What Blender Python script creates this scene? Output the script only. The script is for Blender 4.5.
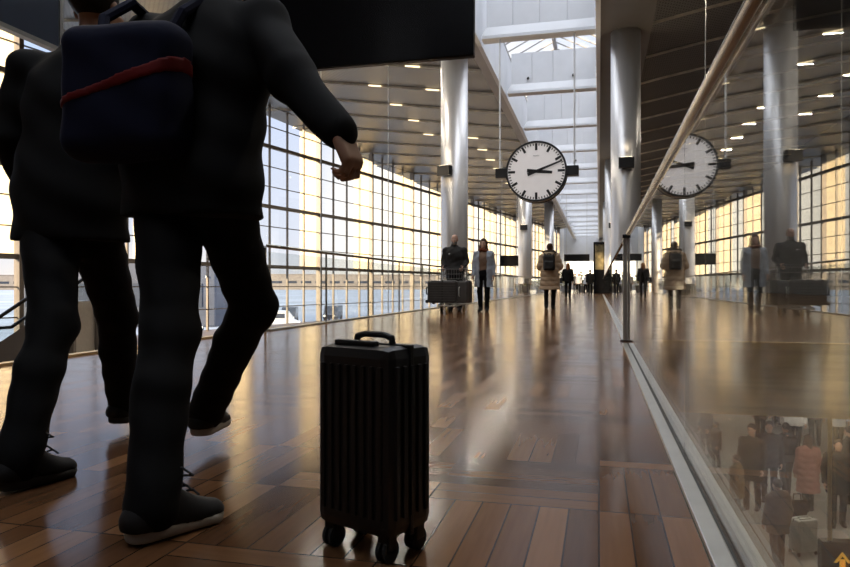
import bpy, bmesh, math, random
import numpy as np
from mathutils import Vector, Matrix

# ------------------------------------------------------------------ clear
for o in list(bpy.data.objects):
    bpy.data.objects.remove(o, do_unlink=True)
scene = bpy.context.scene
COL = scene.collection
PI = math.pi
rnd = random.Random(7)

# ------------------------------------------------------------------ camera
THETA = math.radians(14.35)
cam_data = bpy.data.cameras.new('camera')
cam_data.sensor_width = 36.0
cam_data.lens = 28.8
cam_data.shift_y = 0.00294
cam_data.clip_end = 2000
cam = bpy.data.objects.new('camera', cam_data)
COL.objects.link(cam)
cam.location = (0, 0, 0.6)
cam.rotation_euler = (PI / 2, 0, THETA)
scene.camera = cam

# ------------------------------------------------------------------ world, sun, exposure
world = bpy.data.worlds.new('sky')
scene.world = world
world.use_nodes = True
wn, wl = world.node_tree.nodes, world.node_tree.links
wn.clear()
wo = wn.new('ShaderNodeOutputWorld')
bg = wn.new('ShaderNodeBackground')
tc = wn.new('ShaderNodeTexCoord')
sep = wn.new('ShaderNodeSeparateXYZ')
ramp = wn.new('ShaderNodeValToRGB')
noise = wn.new('ShaderNodeTexNoise')
noise.inputs['Scale'].default_value = 3.0
noise.inputs['Detail'].default_value = 5.0
mixc = wn.new('ShaderNodeMix'); mixc.data_type = 'RGBA'
cr = ramp.color_ramp
cr.elements[0].position = 0.0; cr.elements[0].color = (0.62, 0.54, 0.44, 1)
cr.elements[1].position = 0.75; cr.elements[1].color = (2.0, 2.05, 2.15, 1)
e = cr.elements.new(0.07); e.color = (0.42, 0.43, 0.45, 1)
e = cr.elements.new(0.20); e.color = (0.31, 0.375, 0.51, 1)
e = cr.elements.new(0.40); e.color = (0.33, 0.41, 0.58, 1)
wl.new(tc.outputs['Generated'], sep.inputs[0])
wl.new(sep.outputs['Z'], ramp.inputs[0])
wl.new(tc.outputs['Generated'], noise.inputs['Vector'])
cl = wn.new('ShaderNodeValToRGB')
cl.color_ramp.elements[0].position = 0.45; cl.color_ramp.elements[1].position = 0.75
wl.new(noise.outputs[0], cl.inputs[0])
wl.new(cl.outputs[0], mixc.inputs[0])
wl.new(ramp.outputs[0], mixc.inputs[6])
mixc.inputs[7].default_value = (0.42, 0.44, 0.49, 1)
# warm glow of the low evening sky around one azimuth
dotn = wn.new('ShaderNodeVectorMath'); dotn.operation = 'DOT_PRODUCT'
wl.new(tc.outputs['Generated'], dotn.inputs[0]); dotn.inputs[1].default_value = Vector((-0.12, 0.985, 0.08)).normalized()
glow = wn.new('ShaderNodeMapRange'); glow.interpolation_type = 'SMOOTHSTEP'
glow.inputs[1].default_value = 0.948; glow.inputs[2].default_value = 0.995
wl.new(dotn.outputs['Value'], glow.inputs[0])
mixg = wn.new('ShaderNodeMix'); mixg.data_type = 'RGBA'
wl.new(glow.outputs[0], mixg.inputs[0]); wl.new(mixc.outputs[2], mixg.inputs[6])
mixg.inputs[7].default_value = (0.95, 0.84, 0.65, 1)
wl.new(mixg.outputs[2], bg.inputs[0])
bg.inputs[1].default_value = 1.5
wl.new(bg.outputs[0], wo.inputs[0])

sun_data = bpy.data.lights.new('sun', 'SUN')
sun_data.energy = 8.0
sun_data.angle = math.radians(1.0)
sun_data.color = (1.0, 0.76, 0.46)
sun = bpy.data.objects.new('sun', sun_data)
COL.objects.link(sun)
sun_dir = Vector((-0.55, -0.80, 0.20)).normalized()      # towards the sun
sun.rotation_euler = sun_dir.to_track_quat('Z', 'Y').to_euler()
sun.location = (-60, -60, 30)

scene.view_settings.view_transform = 'Standard'
scene.view_settings.look = 'None'
scene.view_settings.gamma = 1.0
scene.view_settings.use_curve_mapping = False
scene.view_settings.exposure = 0.5
try:
    scene.cycles.use_denoising = True
    scene.cycles.denoiser = 'OPENIMAGEDENOISE'
    scene.cycles.denoising_input_passes = 'RGB_ALBEDO_NORMAL'
    scene.cycles.denoising_prefilter = 'ACCURATE'
    scene.cycles.max_bounces = 10
    scene.cycles.transparent_max_bounces = 32
    scene.cycles.glossy_bounces = 5
    scene.cycles.diffuse_bounces = 5
    scene.cycles.sample_clamp_indirect = 2.5
except Exception:
    pass


# ------------------------------------------------------------------ materials
def mat(name, color, rough=0.6, metal=0.0, var=0.12, scale=6.0, bump=0.0, emit=None, estr=0.0, spec=None, stretch=None, coat=0.0):
    m = bpy.data.materials.new(name)
    m.use_nodes = True
    nt = m.node_tree
    b = nt.nodes['Principled BSDF']
    b.inputs['Roughness'].default_value = rough
    b.inputs['Metallic'].default_value = metal
    if spec is not None:
        b.inputs['Specular IOR Level'].default_value = spec
    if coat:
        b.inputs['Coat Weight'].default_value = coat
    t = nt.nodes.new('ShaderNodeTexCoord')
    n = nt.nodes.new('ShaderNodeTexNoise')
    n.inputs['Scale'].default_value = scale
    n.inputs['Detail'].default_value = 4.0
    src = t.outputs['Object']
    if stretch:
        mp = nt.nodes.new('ShaderNodeMapping')
        mp.inputs['Scale'].default_value = stretch
        nt.links.new(src, mp.inputs[0]); src = mp.outputs[0]
    nt.links.new(src, n.inputs['Vector'])
    r = nt.nodes.new('ShaderNodeValToRGB')
    c = color
    r.color_ramp.elements[0].position = 0.3
    r.color_ramp.elements[1].position = 0.7
    r.color_ramp.elements[0].color = (*[max(0, x * (1 - var)) for x in c], 1)
    r.color_ramp.elements[1].color = (*[min(1, x * (1 + var)) for x in c], 1)
    nt.links.new(n.outputs[0], r.inputs[0])
    nt.links.new(r.outputs[0], b.inputs['Base Color'])
    if bump:
        bp = nt.nodes.new('ShaderNodeBump')
        bp.inputs['Strength'].default_value = bump
        bp.inputs['Distance'].default_value = 0.02
        nt.links.new(n.outputs[0], bp.inputs['Height'])
        nt.links.new(bp.outputs[0], b.inputs['Normal'])
    if emit:
        b.inputs['Emission Color'].default_value = (*emit, 1)
        b.inputs['Emission Strength'].default_value = estr
    return m


def glass_mat(name, tint, f0, power=5.0, gtint=(1, 1, 1), gain=1.0):
    """thin architectural glass: clear, with a mirror reflection that grows towards grazing angles"""
    m = bpy.data.materials.new(name)
    m.use_nodes = True
    nt = m.node_tree
    nt.nodes.clear()
    out = nt.nodes.new('ShaderNodeOutputMaterial')
    mix = nt.nodes.new('ShaderNodeMixShader')
    tr = nt.nodes.new('ShaderNodeBsdfTransparent')
    gl = nt.nodes.new('ShaderNodeBsdfGlossy')
    tr.inputs[0].default_value = (*tint, 1)
    gl.inputs[0].default_value = (*gtint, 1)
    gl.inputs['Roughness'].default_value = 0.0
    lw = nt.nodes.new('ShaderNodeLayerWeight')
    lw.inputs[0].default_value = 0.5
    pw = nt.nodes.new('ShaderNodeMath'); pw.operation = 'POWER'; pw.inputs[1].default_value = power
    ml = nt.nodes.new('ShaderNodeMath'); ml.operation = 'MULTIPLY_ADD'
    ml.inputs[1].default_value = (1 - f0) * gain; ml.inputs[2].default_value = f0
    ml.use_clamp = True
    nt.links.new(lw.outputs['Facing'], pw.inputs[0])
    nt.links.new(pw.outputs[0], ml.inputs[0])
    nt.links.new(ml.outputs[0], mix.inputs[0])
    nt.links.new(tr.outputs[0], mix.inputs[1])
    nt.links.new(gl.outputs[0], mix.inputs[2])
    nt.links.new(mix.outputs[0], out.inputs[0])
    return m


def parquet_mat():
    m = bpy.data.materials.new('parquet')
    m.use_nodes = True
    nt = m.node_tree
    L = nt.links.new
    b = nt.nodes['Principled BSDF']
    t = nt.nodes.new('ShaderNodeTexCoord')
    sp = nt.nodes.new('ShaderNodeSeparateXYZ')
    L(t.outputs['Object'], sp.inputs[0])

    def M(op, a, bb=None, c=None):
        n = nt.nodes.new('ShaderNodeMath'); n.operation = op
        for i, v in enumerate((a, bb, c)):
            if v is None: continue
            if isinstance(v, (int, float)): n.inputs[i].default_value = v
            else: L(v, n.inputs[i])
        return n.outputs[0]
    bw = 0.468
    bx_ = M('FLOOR', M('DIVIDE', sp.outputs['X'], bw))
    by_ = M('FLOOR', M('DIVIDE', sp.outputs['Y'], bw))
    cb = nt.nodes.new('ShaderNodeCombineXYZ'); L(bx_, cb.inputs[0]); L(by_, cb.inputs[1])
    wnb = nt.nodes.new('ShaderNodeTexWhiteNoise'); wnb.noise_dimensions = '2D'; L(cb.outputs[0], wnb.inputs[0])
    swap = M('LESS_THAN', wnb.outputs[0], 0.26)
    # plank coordinate: across X, or across Y in turned blocks
    pc = M('ADD', M('MULTIPLY', sp.outputs['X'], M('SUBTRACT', 1.0, swap)), M('MULTIPLY', sp.outputs['Y'], swap))
    lc = M('ADD', M('MULTIPLY', sp.outputs['Y'], M('SUBTRACT', 1.0, swap)), M('MULTIPLY', sp.outputs['X'], swap))
    pp = M('DIVIDE', pc, bw / 6)
    pid = M('FLOOR', pp)
    cb2 = nt.nodes.new('ShaderNodeCombineXYZ')
    L(pid, cb2.inputs[0]); L(M('ADD', M('MULTIPLY', bx_, 13.7), M('MULTIPLY', by_, 7.3)), cb2.inputs[1]); L(swap, cb2.inputs[2])
    wnp = nt.nodes.new('ShaderNodeTexWhiteNoise'); wnp.noise_dimensions = '3D'; L(cb2.outputs[0], wnp.inputs[0])
    # grain
    cg = nt.nodes.new('ShaderNodeCombineXYZ')
    L(M('MULTIPLY', pc, 60.0), cg.inputs[0]); L(M('MULTIPLY', lc, 4.0), cg.inputs[1]); L(M('MULTIPLY', wnp.outputs[0], 30.0), cg.inputs[2])
    gr = nt.nodes.new('ShaderNodeTexNoise'); gr.inputs['Scale'].default_value = 1.0; gr.inputs['Detail'].default_value = 4
    L(cg.outputs[0], gr.inputs['Vector'])
    val = M('ADD', M('ADD', M('MULTIPLY', wnp.outputs[0], 0.52), M('MULTIPLY', wnb.outputs[0], 0.28)), M('MULTIPLY', gr.outputs[0], 0.25))
    r = nt.nodes.new('ShaderNodeValToRGB')
    r.color_ramp.elements[0].position = 0.1; r.color_ramp.elements[0].color = (0.050, 0.022, 0.010, 1)
    r.color_ramp.elements[1].position = 0.9; r.color_ramp.elements[1].color = (0.265, 0.128, 0.055, 1)
    e = r.color_ramp.elements.new(0.5); e.color = (0.135, 0.062, 0.027, 1)
    L(val, r.inputs[0])
    # seams
    fr = M('FRACT', pp)
    s1 = M('LESS_THAN', M('MINIMUM', fr, M('SUBTRACT', 1.0, fr)), 0.028)
    fy = M('FRACT', M('DIVIDE', lc, bw))
    s2 = M('LESS_THAN', M('MINIMUM', fy, M('SUBTRACT', 1.0, fy)), 0.006)
    seam = M('MAXIMUM', s1, s2)
    mx = nt.nodes.new('ShaderNodeMix'); mx.data_type = 'RGBA'
    L(M('MULTIPLY', seam, 0.85), mx.inputs[0]); L(r.outputs[0], mx.inputs[6]); mx.inputs[7].default_value = (0.02, 0.01, 0.006, 1)
    L(mx.outputs[2], b.inputs['Base Color'])
    rn = nt.nodes.new('ShaderNodeTexNoise'); rn.inputs['Scale'].default_value = 3.0; rn.inputs['Detail'].default_value = 6
    L(t.outputs['Object'], rn.inputs['Vector'])
    L(M('ADD', M('ADD', 0.09, M('MULTIPLY', rn.outputs[0], 0.09)), M('MULTIPLY', wnp.outputs[0], 0.05)), b.inputs['Roughness'])
    b.inputs['Specular IOR Level'].default_value = 0.13
    return m


def slat_mat(name, c1, c2, pitch=0.10):
    """perforated slatted metal ceiling: fine dark slots across the panels"""
    m = bpy.data.materials.new(name)
    m.use_nodes = True
    nt = m.node_tree; L = nt.links.new
    b = nt.nodes['Principled BSDF']
    b.inputs['Roughness'].default_value = 0.42
    b.inputs['Metallic'].default_value = 0.25
    t = nt.nodes.new('ShaderNodeTexCoord')
    br = nt.nodes.new('ShaderNodeTexBrick')
    br.inputs['Scale'].default_value = 1.0
    br.inputs['Brick Width'].default_value = pitch * 1.6
    br.inputs['Row Height'].default_value = pitch
    br.inputs['Mortar Size'].default_value = pitch * 0.16
    br.inputs['Color1'].default_value = (*c1, 1)
    br.inputs['Color2'].default_value = (*[x * 0.9 for x in c1], 1)
    br.inputs['Mortar'].default_value = (*c2, 1)
    L(t.outputs['Object'], br.inputs['Vector'])
    L(br.outputs[0], b.inputs['Base Color'])
    return m


LAMP_W = 40      # watts of each slim ceiling lamp
MT = dict(
    parquet=parquet_mat(),
    white=mat('white_panel', (0.72, 0.73, 0.74), 0.45, 0.0, 0.03, 2),
    column=mat('column_paint', (0.72, 0.71, 0.70), 0.34, 0.55, 0.03, 2, stretch=(6, 6, 0.3)),
    soffit_d=mat('soffit_dark', (0.11, 0.10, 0.092), 0.5, 0.0, 0.05, 1.5),
    soffit=mat('soffit_paint', (0.42, 0.41, 0.40), 0.5, 0.0, 0.05, 1.5),
    ceil_l=slat_mat('slatted_ceiling', (0.135, 0.120, 0.104), (0.035, 0.031, 0.028), 0.12),
    ceil_r=slat_mat('slatted_ceiling_grey', (0.23, 0.23, 0.24), (0.03, 0.03, 0.03), 0.11),
    lip=mat('ceiling_lip', (0.75, 0.70, 0.60), 0.35, 0.2, 0.3, 1.5),
    frame=mat('window_frame', (0.20, 0.175, 0.15), 0.45, 0.3, 0.06, 3),
    fin=mat('cream_fin', (0.80, 0.68, 0.46), 0.6, 0.0, 0.05, 1.0),
    steel=mat('brushed_steel', (0.66, 0.63, 0.58), 0.38, 0.8, 0.05, 30, stretch=(1, 1, 30)),
    rail=mat('handrail_steel', (0.36, 0.31, 0.24), 0.22, 1.0, 0.05, 30),
    alu=mat('aluminium', (0.56, 0.55, 0.50), 0.32, 0.9, 0.05, 12),
    gasket=mat('rubber_gasket', (0.035, 0.035, 0.03), 0.6, 0, 0.1, 5),
    black=mat('black_paint', (0.012, 0.012, 0.013), 0.35, 0, 0.1, 5),
    sign=mat('sign_black', (0.004, 0.004, 0.005), 0.22, 0, 0.1, 3, spec=0.25),
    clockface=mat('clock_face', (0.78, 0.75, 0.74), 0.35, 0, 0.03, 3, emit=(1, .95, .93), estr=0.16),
    grey_mark=mat('grey_mark', (0.30, 0.30, 0.30), 0.5),
    tanpaint=mat('tan_fascia', (0.62, 0.46, 0.22), 0.5, 0.1, 0.18, 1.2, stretch=(0.3, 1, 14)),
    stone=mat('terrazzo', (0.30, 0.285, 0.27), 0.35, 0, 0.12, 40),
    landing=mat('landing_floor', (0.22, 0.14, 0.08), 0.4, 0, 0.15, 2),
    brass=mat('brass_edge', (0.80, 0.60, 0.30), 0.4, 0.8, 0.05, 4),
    darkwall=mat('dark_wall', (0.060, 0.055, 0.052), 0.6, 0, 0.12, 0.8),
    greywall=mat('grey_wall', (0.30, 0.30, 0.30), 0.6, 0, 0.08, 0.8),
    apron=mat('apron', (0.24, 0.275, 0.32), 0.9, 0, 0.3, 0.05),
    tanbuild=mat('tan_building', (0.36, 0.30, 0.24), 0.8, 0, 0.12, 0.2),
    darkglass=mat('dark_glass', (0.05, 0.06, 0.08), 0.12, 0, 0.1, 1),
    darkblue=mat('dark_blue_cladding', (0.05, 0.065, 0.10), 0.5, 0.1, 0.2, .4),
    vehicle=mat('vehicle_dark', (0.035, 0.045, 0.06), 0.25, 0.2, 0.1, 1),
    vehicle2=mat('vehicle_white', (0.70, 0.72, 0.75), 0.3, 0.0, 0.05, 1),
    rubber=mat('tyre_rubber', (0.015, 0.015, 0.015), 0.8),
    headlamp=mat('headlamp', (0.9, 0.85, 0.7), 0.2, emit=(1, 0.85, 0.6), estr=3.0),
    glow=mat('light_panel', (0.9, 0.85, 0.75), 0.4, emit=(1.0, 0.86, 0.62), estr=2.2),
    seamlamp=mat('seam_lamp', (0.9, 0.85, 0.7), 0.4, emit=(1.0, 0.80, 0.50), estr=1.6),
    screen=mat('screen_picture', (0.25, 0.20, 0.10), 0.3, 0, 0.9, 2.2),
    arrow=mat('arrow_orange', (0.85, 0.45, 0.05), 0.5, emit=(1.0, 0.5, 0.05), estr=0.35),
    leaf=mat('leaf', (0.20, 0.22, 0.05), 0.6, 0, 0.4, 8),
    pot=mat('planter', (0.25, 0.24, 0.22), 0.6),
)
MT['glass'] = glass_mat('balustrade_glass', (0.93, 0.94, 0.92), 0.035, 5.0)
MT['lowglass'] = glass_mat('low_glass', (0.93, 0.95, 0.95), 0.04, 5.0)
MT['pane'] = glass_mat('window_pane', (0.97, 0.98, 1.0), 0.03, 5.0, gain=0.6)


# ------------------------------------------------------------------ mesh helpers
def link(name, bm, m, parent=None, smooth=False, loc=None):
    me = bpy.data.meshes.new(name)
    bmesh.ops.recalc_face_normals(bm, faces=bm.faces)
    bm.to_mesh(me); bm.free()
    for mm in (m if isinstance(m, (list, tuple)) else [m]):
        me.materials.append(mm)
    if smooth:
        for p in me.polygons: p.use_smooth = True
    o = bpy.data.objects.new(name, me)
    COL.objects.link(o)
    if parent is not None: o.parent = parent
    if loc is not None: o.location = loc
    return o


def box(bm, c, s, rot=None, bev=0.0, mi=0):
    r = bmesh.ops.create_cube(bm, size=1.0)
    vs = r['verts']
    bmesh.ops.scale(bm, vec=s, verts=vs)
    if bev > 0:
        es = list({e for v in vs for e in v.link_edges})
        rr = bmesh.ops.bevel(bm, geom=es, offset=bev, segments=2, affect='EDGES', profile=0.6)
        vs = list({v for f in rr['faces'] for v in f.verts} | {v for v in vs if v.is_valid})
    if rot is not None:
        bmesh.ops.rotate(bm, cent=(0, 0, 0), matrix=rot, verts=vs)
    bmesh.ops.translate(bm, vec=c, verts=vs)
    if mi:
        for f in {f for v in vs for f in v.link_faces}: f.material_index = mi
    return vs


def bx(bm, lo, hi, bev=0.0, mi=0):
    return box(bm, [(a + b) / 2 for a, b in zip(lo, hi)], [abs(b - a) for a, b in zip(lo, hi)], bev=bev, mi=mi)


def tube(bm, a, b, r, r2=None, seg=16, caps=True):
    a, b = Vector(a), Vector(b)
    d = b - a
    res = bmesh.ops.create_cone(bm, cap_ends=caps, segments=seg, radius1=r, radius2=r if r2 is None else r2, depth=d.length)
    q = Vector((0, 0, 1)).rotation_difference(d.normalized()).to_matrix()
    bmesh.ops.rotate(bm, cent=(0, 0, 0), matrix=q, verts=res['verts'])
    bmesh.ops.translate(bm, vec=(a + b) / 2, verts=res['verts'])
    return res['verts']


def ball(bm, c, r, seg=12, sc=(1, 1, 1)):
    res = bmesh.ops.create_uvsphere(bm, u_segments=seg, v_segments=max(6, seg // 2), radius=r)
    bmesh.ops.scale(bm, vec=sc, verts=res['verts'])
    bmesh.ops.translate(bm, vec=c, verts=res['verts'])
    return res['verts']


def polytube(bm, pts, r, seg=10):
    for p, q in zip(pts[:-1], pts[1:]):
        tube(bm, p, q, r, seg=seg)
    for p in pts[1:-1]:
        ball(bm, p, r * 1.0, seg)


def tag(o, label=None, cat=None, group=None, kind=None):
    if label: o['label'] = label
    if cat: o['category'] = cat
    if group: o['group'] = group
    if kind: o['kind'] = kind
    return o


def struct(o, label, cat=None, group=None):
    return tag(o, label, cat, group, 'structure')


def empty(name, loc=(0, 0, 0), rz=0.0, label=None, cat=None, group=None):
    o = bpy.data.objects.new(name, None)
    o.empty_display_size = 0.1
    COL.objects.link(o)
    o.location = loc; o.rotation_euler = (0, 0, rz)
    return tag(o, label, cat, group)


def copy_tree(o, parent=None):
    c = o.copy(); COL.objects.link(c)
    if parent is not None: c.parent = parent
    for ch in list(o.children): copy_tree(ch, c)
    return c

# ================================================================== THE HALL (large structure)
GX = 0.298            # plane of the right-hand glass balustrade
WP = Vector((-18.37, 34.0, 0)); WD = Vector((0.199, 0.980, 0)).normalized(); WN = Vector((-0.980, 0.199, 0)).normalized()


def wall_x(y): return WP.x + (y - WP.y) * WD.x / WD.y
def rise(y): return max(-0.06, min(0.14, 0.155 - 0.0045 * (y - 34.0)))
def wall_top(y): return 8.95 + rise(y) * (-4.38 - wall_x(y))


bm = bmesh.new(); bx(bm, (-4.40, -8, -0.75), (0.37, 125, 0.0))
struct(link('floor', bm, MT['parquet']), 'brown parquet walkway floor running down the hall', 'floor')
bm = bmesh.new(); bx(bm, (0.37, 8.0, -0.75), (14, 125, -0.004), mi=0)
bx(bm, (0.37, 7.9, -0.78), (14, 8.0, 0.0), mi=1)
struct(link('floor_right', bm, [MT['landing'], MT['tanpaint']]), 'upper floor right of the glass with tan fascia edge', 'floor')
bm = bmesh.new(); bx(bm, (-5, -8, -4.5), (14, 125, -4.2))
struct(link('floor_lower', bm, MT['stone']), 'pale stone floor of the lower hall', 'floor')
bm = bmesh.new()
v = [bm.verts.new(p) for p in [(-4.42, -8, -1.62), (-4.42, 95, -1.62), (wall_x(95) + .05, 95, -1.62), (wall_x(-8) + .05, -8, -1.62)]]
f = bm.faces.new(v)
ext = bmesh.ops.extrude_face_region(bm, geom=[f])
bmesh.ops.translate(bm, vec=(0, 0, -0.5), verts=[g for g in ext['geom'] if isinstance(g, bmesh.types.BMVert)])
struct(link('floor_landing', bm, MT['landing']), 'brown landing floor below the left window wall', 'floor')
# brass edge strip along the left side of the walkway
bm = bmesh.new(); bx(bm, (-4.42, -8, 0.0), (-4.33, 9.2, 0.018))
struct(link('trim_1', bm, MT['brass']), 'brass edging strip on the left walkway edge', 'trim')

# walls
bm = bmesh.new(); bx(bm, (-32, -8.3, -4.5), (14, -8, 12))
struct(link('wall_back', bm, MT['darkwall']), 'dark end wall behind the viewpoint', 'wall')
bm = bmesh.new(); bx(bm, (14, -8, -4.5), (14.3, 125, 12))
struct(link('wall_right', bm, MT['darkwall']), 'dark right-hand wall of the hall', 'wall')
T0 = -0.375 - 6.5 * 4
a = WP + WD * T0; b_ = WP + WD * (T0 - 20)
bm = bmesh.new()
box(bm, ((a.x + b_.x) / 2, (a.y + b_.y) / 2, 3.2), (0.3, 20, 17), rot=Matrix.Rotation(-math.atan2(WD.x, WD.y), 3, 'Z'))
struct(link('wall_left', bm, MT['greywall']), 'grey solid wall left of the window wall', 'wall')
# low wall under the windows (white sill band on top)
NB = 14
bm = bmesh.new()
a = WP + WD * T0; b_ = WP + WD * (T0 + 6.5 * NB)
L_ = (b_ - a).length; c = (a + b_) / 2
RW = Matrix.Rotation(-math.atan2(WD.x, WD.y), 3, 'Z')
box(bm, (c.x, c.y, -3.12), (0.35, L_, 2.78), rot=RW)
struct(link('wall_under_windows', bm, MT['white']), 'white low wall under the left window wall', 'wall')
bm = bmesh.new(); bx(bm, (-6.3, 97, -4.5), (-6.0, 124, 12)); struct(link('wall_left_far', bm, MT['white']), 'white left wall at the far end of the hall', 'wall')
bm = bmesh.new(); bx(bm, (-8, 124, -4.5), (14, 124.3, 12))
WEND = link('wall_end', bm, MT['white']); struct(WEND, 'grey far end wall of the hall', 'wall')

# ---- curtain wall: one window per bay
BAY = 6.5
TR = 3.41
ZT = [-1.71 + TR * q for q in range(5)]
fm = MT['frame']
for k in range(NB):
    t0 = T0 + BAY * k
    p0 = WP + WD * t0
    ztop = wall_top(p0.y + 3.2) + 0.30
    root = empty('window_%d' % (k + 1), (p0.x, p0.y, 0), -math.atan2(WD.x, WD.y))
    struct(root, 'tall glazed bay of the left window wall', 'window', 'bays of the left window wall')
    bm = bmesh.new()
    # local: +y along the wall, -x outwards
    bx(bm, (-0.16, -0.09, -1.8), (0.16, 0.09, ztop))
    if k == NB - 1: bx(bm, (-0.16, BAY - 0.09, -1.8), (0.16, BAY + 0.09, ztop))
    for j in (1, 2, 3):
        y = BAY * j / 4
        bx(bm, (-0.06, y - 0.035, -1.75), (0.06, y + 0.035, ztop))
    for z in ZT:
        if z > ztop: continue
        bx(bm, (-0.08, 0.07, z - 0.10), (0.08, BAY - 0.07, z + 0.10))
        for q in (1, 2):
            zz = z + q * TR / 3
            if zz < ztop - 0.1: bx(bm, (-0.03, 0.07, zz - 0.024), (0.03, BAY - 0.07, zz + 0.024))
    link('window_frame', bm, fm, root)
    bm = bmesh.new(); bx(bm, (-0.02, 0.08, -1.70), (-0.008, BAY - 0.08, ztop))
    link('pane', bm, MT['pane'], root)
    # outside fin standing off the main mullion
    bm = bmesh.new(); bx(bm, (-1.42, -0.07, 1.75), (-0.17, 0.06, ztop + 0.2))
    link('fin', bm, MT['fin'], root)

# ---- columns
for (x, y, rr, lab) in ((-4.9, 23.3, .475, 'round white column beside the pushed luggage trolley'),
                        (0.85, 23.3, .475, 'round white column right of the clock'),
                        (-4.9, 46.6, .475, 'round white column on the left, farther down the hall'),
                        (0.85, 46.6, .475, 'round white column on the right, farther down the hall'),
                        (-4.9, 69.9, .475, 'farthest round white column on the left'),
                        (0.85, 69.9, .475, 'farthest round white column on the right'),
                        (-4.9, 0.0, .475, 'round white column left of the viewpoint')):
    bm = bmesh.new()
    tube(bm, (x, y, -4.2), (x, y, 9.05), rr, seg=48)
    o = link('column', bm, MT['column'], smooth=False)
    for p in o.data.polygons: p.use_smooth = abs(p.normal.z) < 0.5
    struct(o, lab, 'column')


# ---- ceilings: shingled slatted panels, bowed between the beams and the walls
def ceiling(name, m, xin, xout_f, z_f, flip, label):
    bm = bmesh.new()
    pitch = 3.35
    n = 40
    y = -7.3
    while y < (98 if xin < 0 else 122):
        y0, y1 = y, y + pitch
        rows = []
        for (yy, dz) in ((y0, 0.0), (y1 - 0.0, 0.08)):
            r = []
            for i in range(n + 1):
                s = i / n
                xo = xout_f(yy)
                x = xin + (xo - xin) * s
                r.append(bm.verts.new((x, yy, z_f(x, yy) + dz)))
            rows.append(r)
        lipv = [bm.verts.new((v_.co.x, y1, v_.co.z - 0.08 - 0.02)) for v_ in rows[1]]
        for i in range(n):
            bm.faces.new((rows[0][i], rows[0][i + 1], rows[1][i + 1], rows[1][i]))
            f_ = bm.faces.new((rows[1][i], rows[1][i + 1], lipv[i + 1], lipv[i]))
            f_.material_index = 1
        y += pitch
    o = link(name, bm, [m, MT['lip']], smooth=False)
    struct(o, label, 'ceiling')
    return o


def zl(x, y):
    xw = wall_x(y)
    s = (x + 4.38) / (xw + 4.38) if xw < -4.9 else 0
    zt = wall_top(y)
    if s <= 1:
        s = max(0, s)
        return 8.95 + rise(y) * s * (-4.38 - xw)
    return zt - (s - 1) * 0.15


ceiling('ceiling_left', MT['ceil_l'], -4.38, lambda y: min(-5.5, wall_x(y) - 1.5), zl, False, 'bowed slatted ceiling above the left window wall')
ceiling('ceiling_right', MT['ceil_r'], 1.62, lambda y: 14.0, lambda x, y: 8.95 + 0.21 * (x - 1.6) - 0.007 * (x - 1.6) ** 2, True,
        'grey slatted ceiling rising towards the right wall')
# opaque roof above both ceilings
bm = bmesh.new()
v = [bm.verts.new(p) for p in [(-4.6, -8.3, 12.2), (wall_x(-8.3) - .6, -8.3, 12.2), (wall_x(97) - .6, 97, 12.2), (-6.6, 125, 12.2), (-4.6, 125, 12.2)]]
f = bm.faces.new(v)
ext = bmesh.ops.extrude_face_region(bm, geom=[f])
bmesh.ops.translate(bm, vec=(0, 0, .2), verts=[g for g in ext['geom'] if isinstance(g, bmesh.types.BMVert)])
bx(bm, (1.0, -8.3, 11.9), (14.3, 125, 12.1))
struct(link('roof', bm, MT['darkwall']), 'roof deck above the ceilings', 'roof')

# ---- soffit beams beside the skylight
for (x0, x1, lab) in ((-4.42, -3.95, 'light grey soffit beam left of the skylight'), (-0.05, 1.66, 'grey soffit beam right of the skylight')):
    bm = bmesh.new()
    bx(bm, (x0, -8, 8.93), (x1, 124, 9.25))
    struct(link('soffit', bm, MT['soffit'] if x0 < -1 else MT['soffit_d']), lab, 'beam')
for (xa, xb, lab) in ((-4.05, -3.90, 'white left side wall of the skylight shaft'), (-0.10, 0.05, 'white right side wall of the skylight shaft')):
    bm = bmesh.new()
    bx(bm, (xa, -8, 8.85), (xb, 124, 10.9))
    struct(link('skylight_side', bm, MT['white']), lab, 'skylight')
# ---- baffles
bz = 8.90
y0 = 22.8 - 6.7 * 4
names = ['nearest', 'second', 'third', 'fourth']
for i in range(19):
    yy = y0 + 6.7 * i
    if yy < -7: continue
    bm = bmesh.new()
    # vertical face of four panels, flared lip at the foot
    for j in range(4):
        xa = -3.68 + 3.56 * j / 4; xb = -3.68 + 3.56 * (j + 1) / 4
        bx(bm, (xa + .006, yy - .05, bz + .42), (xb - .006, yy + .22, bz + 1.75))
    # lip: trapezoid prism
    prof = [(-.05, .42), (-.17, .10), (-.17, .0), (.34, .0), (.34, .10), (.22, .42)]
    va = []; vb = []
    for (py, pz) in prof:
        w = 0.0 if pz > .3 else 0.22
        va.append(bm.verts.new((-3.68 - w * .7, yy + py, bz + pz))); vb.append(bm.verts.new((-0.12 + w * .05, yy + py, bz + pz)))
    n_ = len(prof)
    bm.faces.new(va); bm.faces.new(vb[::-1])
    for q in range(n_):
        bm.faces.new((va[q], vb[q], vb[(q + 1) % n_], va[(q + 1) % n_]))
    root = link('skylight_baffle', bm, MT['white'])
    struct(root, 'white panelled baffle hanging across the skylight', 'baffle', 'baffles across the skylight')
    bm = bmesh.new()
    for sx in ((-2.95, -1.05) if i == 5 else (-1.6,) if i in (3, 8) else ()):
        tube(bm, (sx, yy - .12, bz + .62), (sx, yy - .04, bz + .66), .05, seg=10)
        ball(bm, (sx, yy - .13, bz + .61), .055, 8)
    if len(bm.verts): link('spotlight', bm, MT['gasket'], root)
    else: bm.free()
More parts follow.
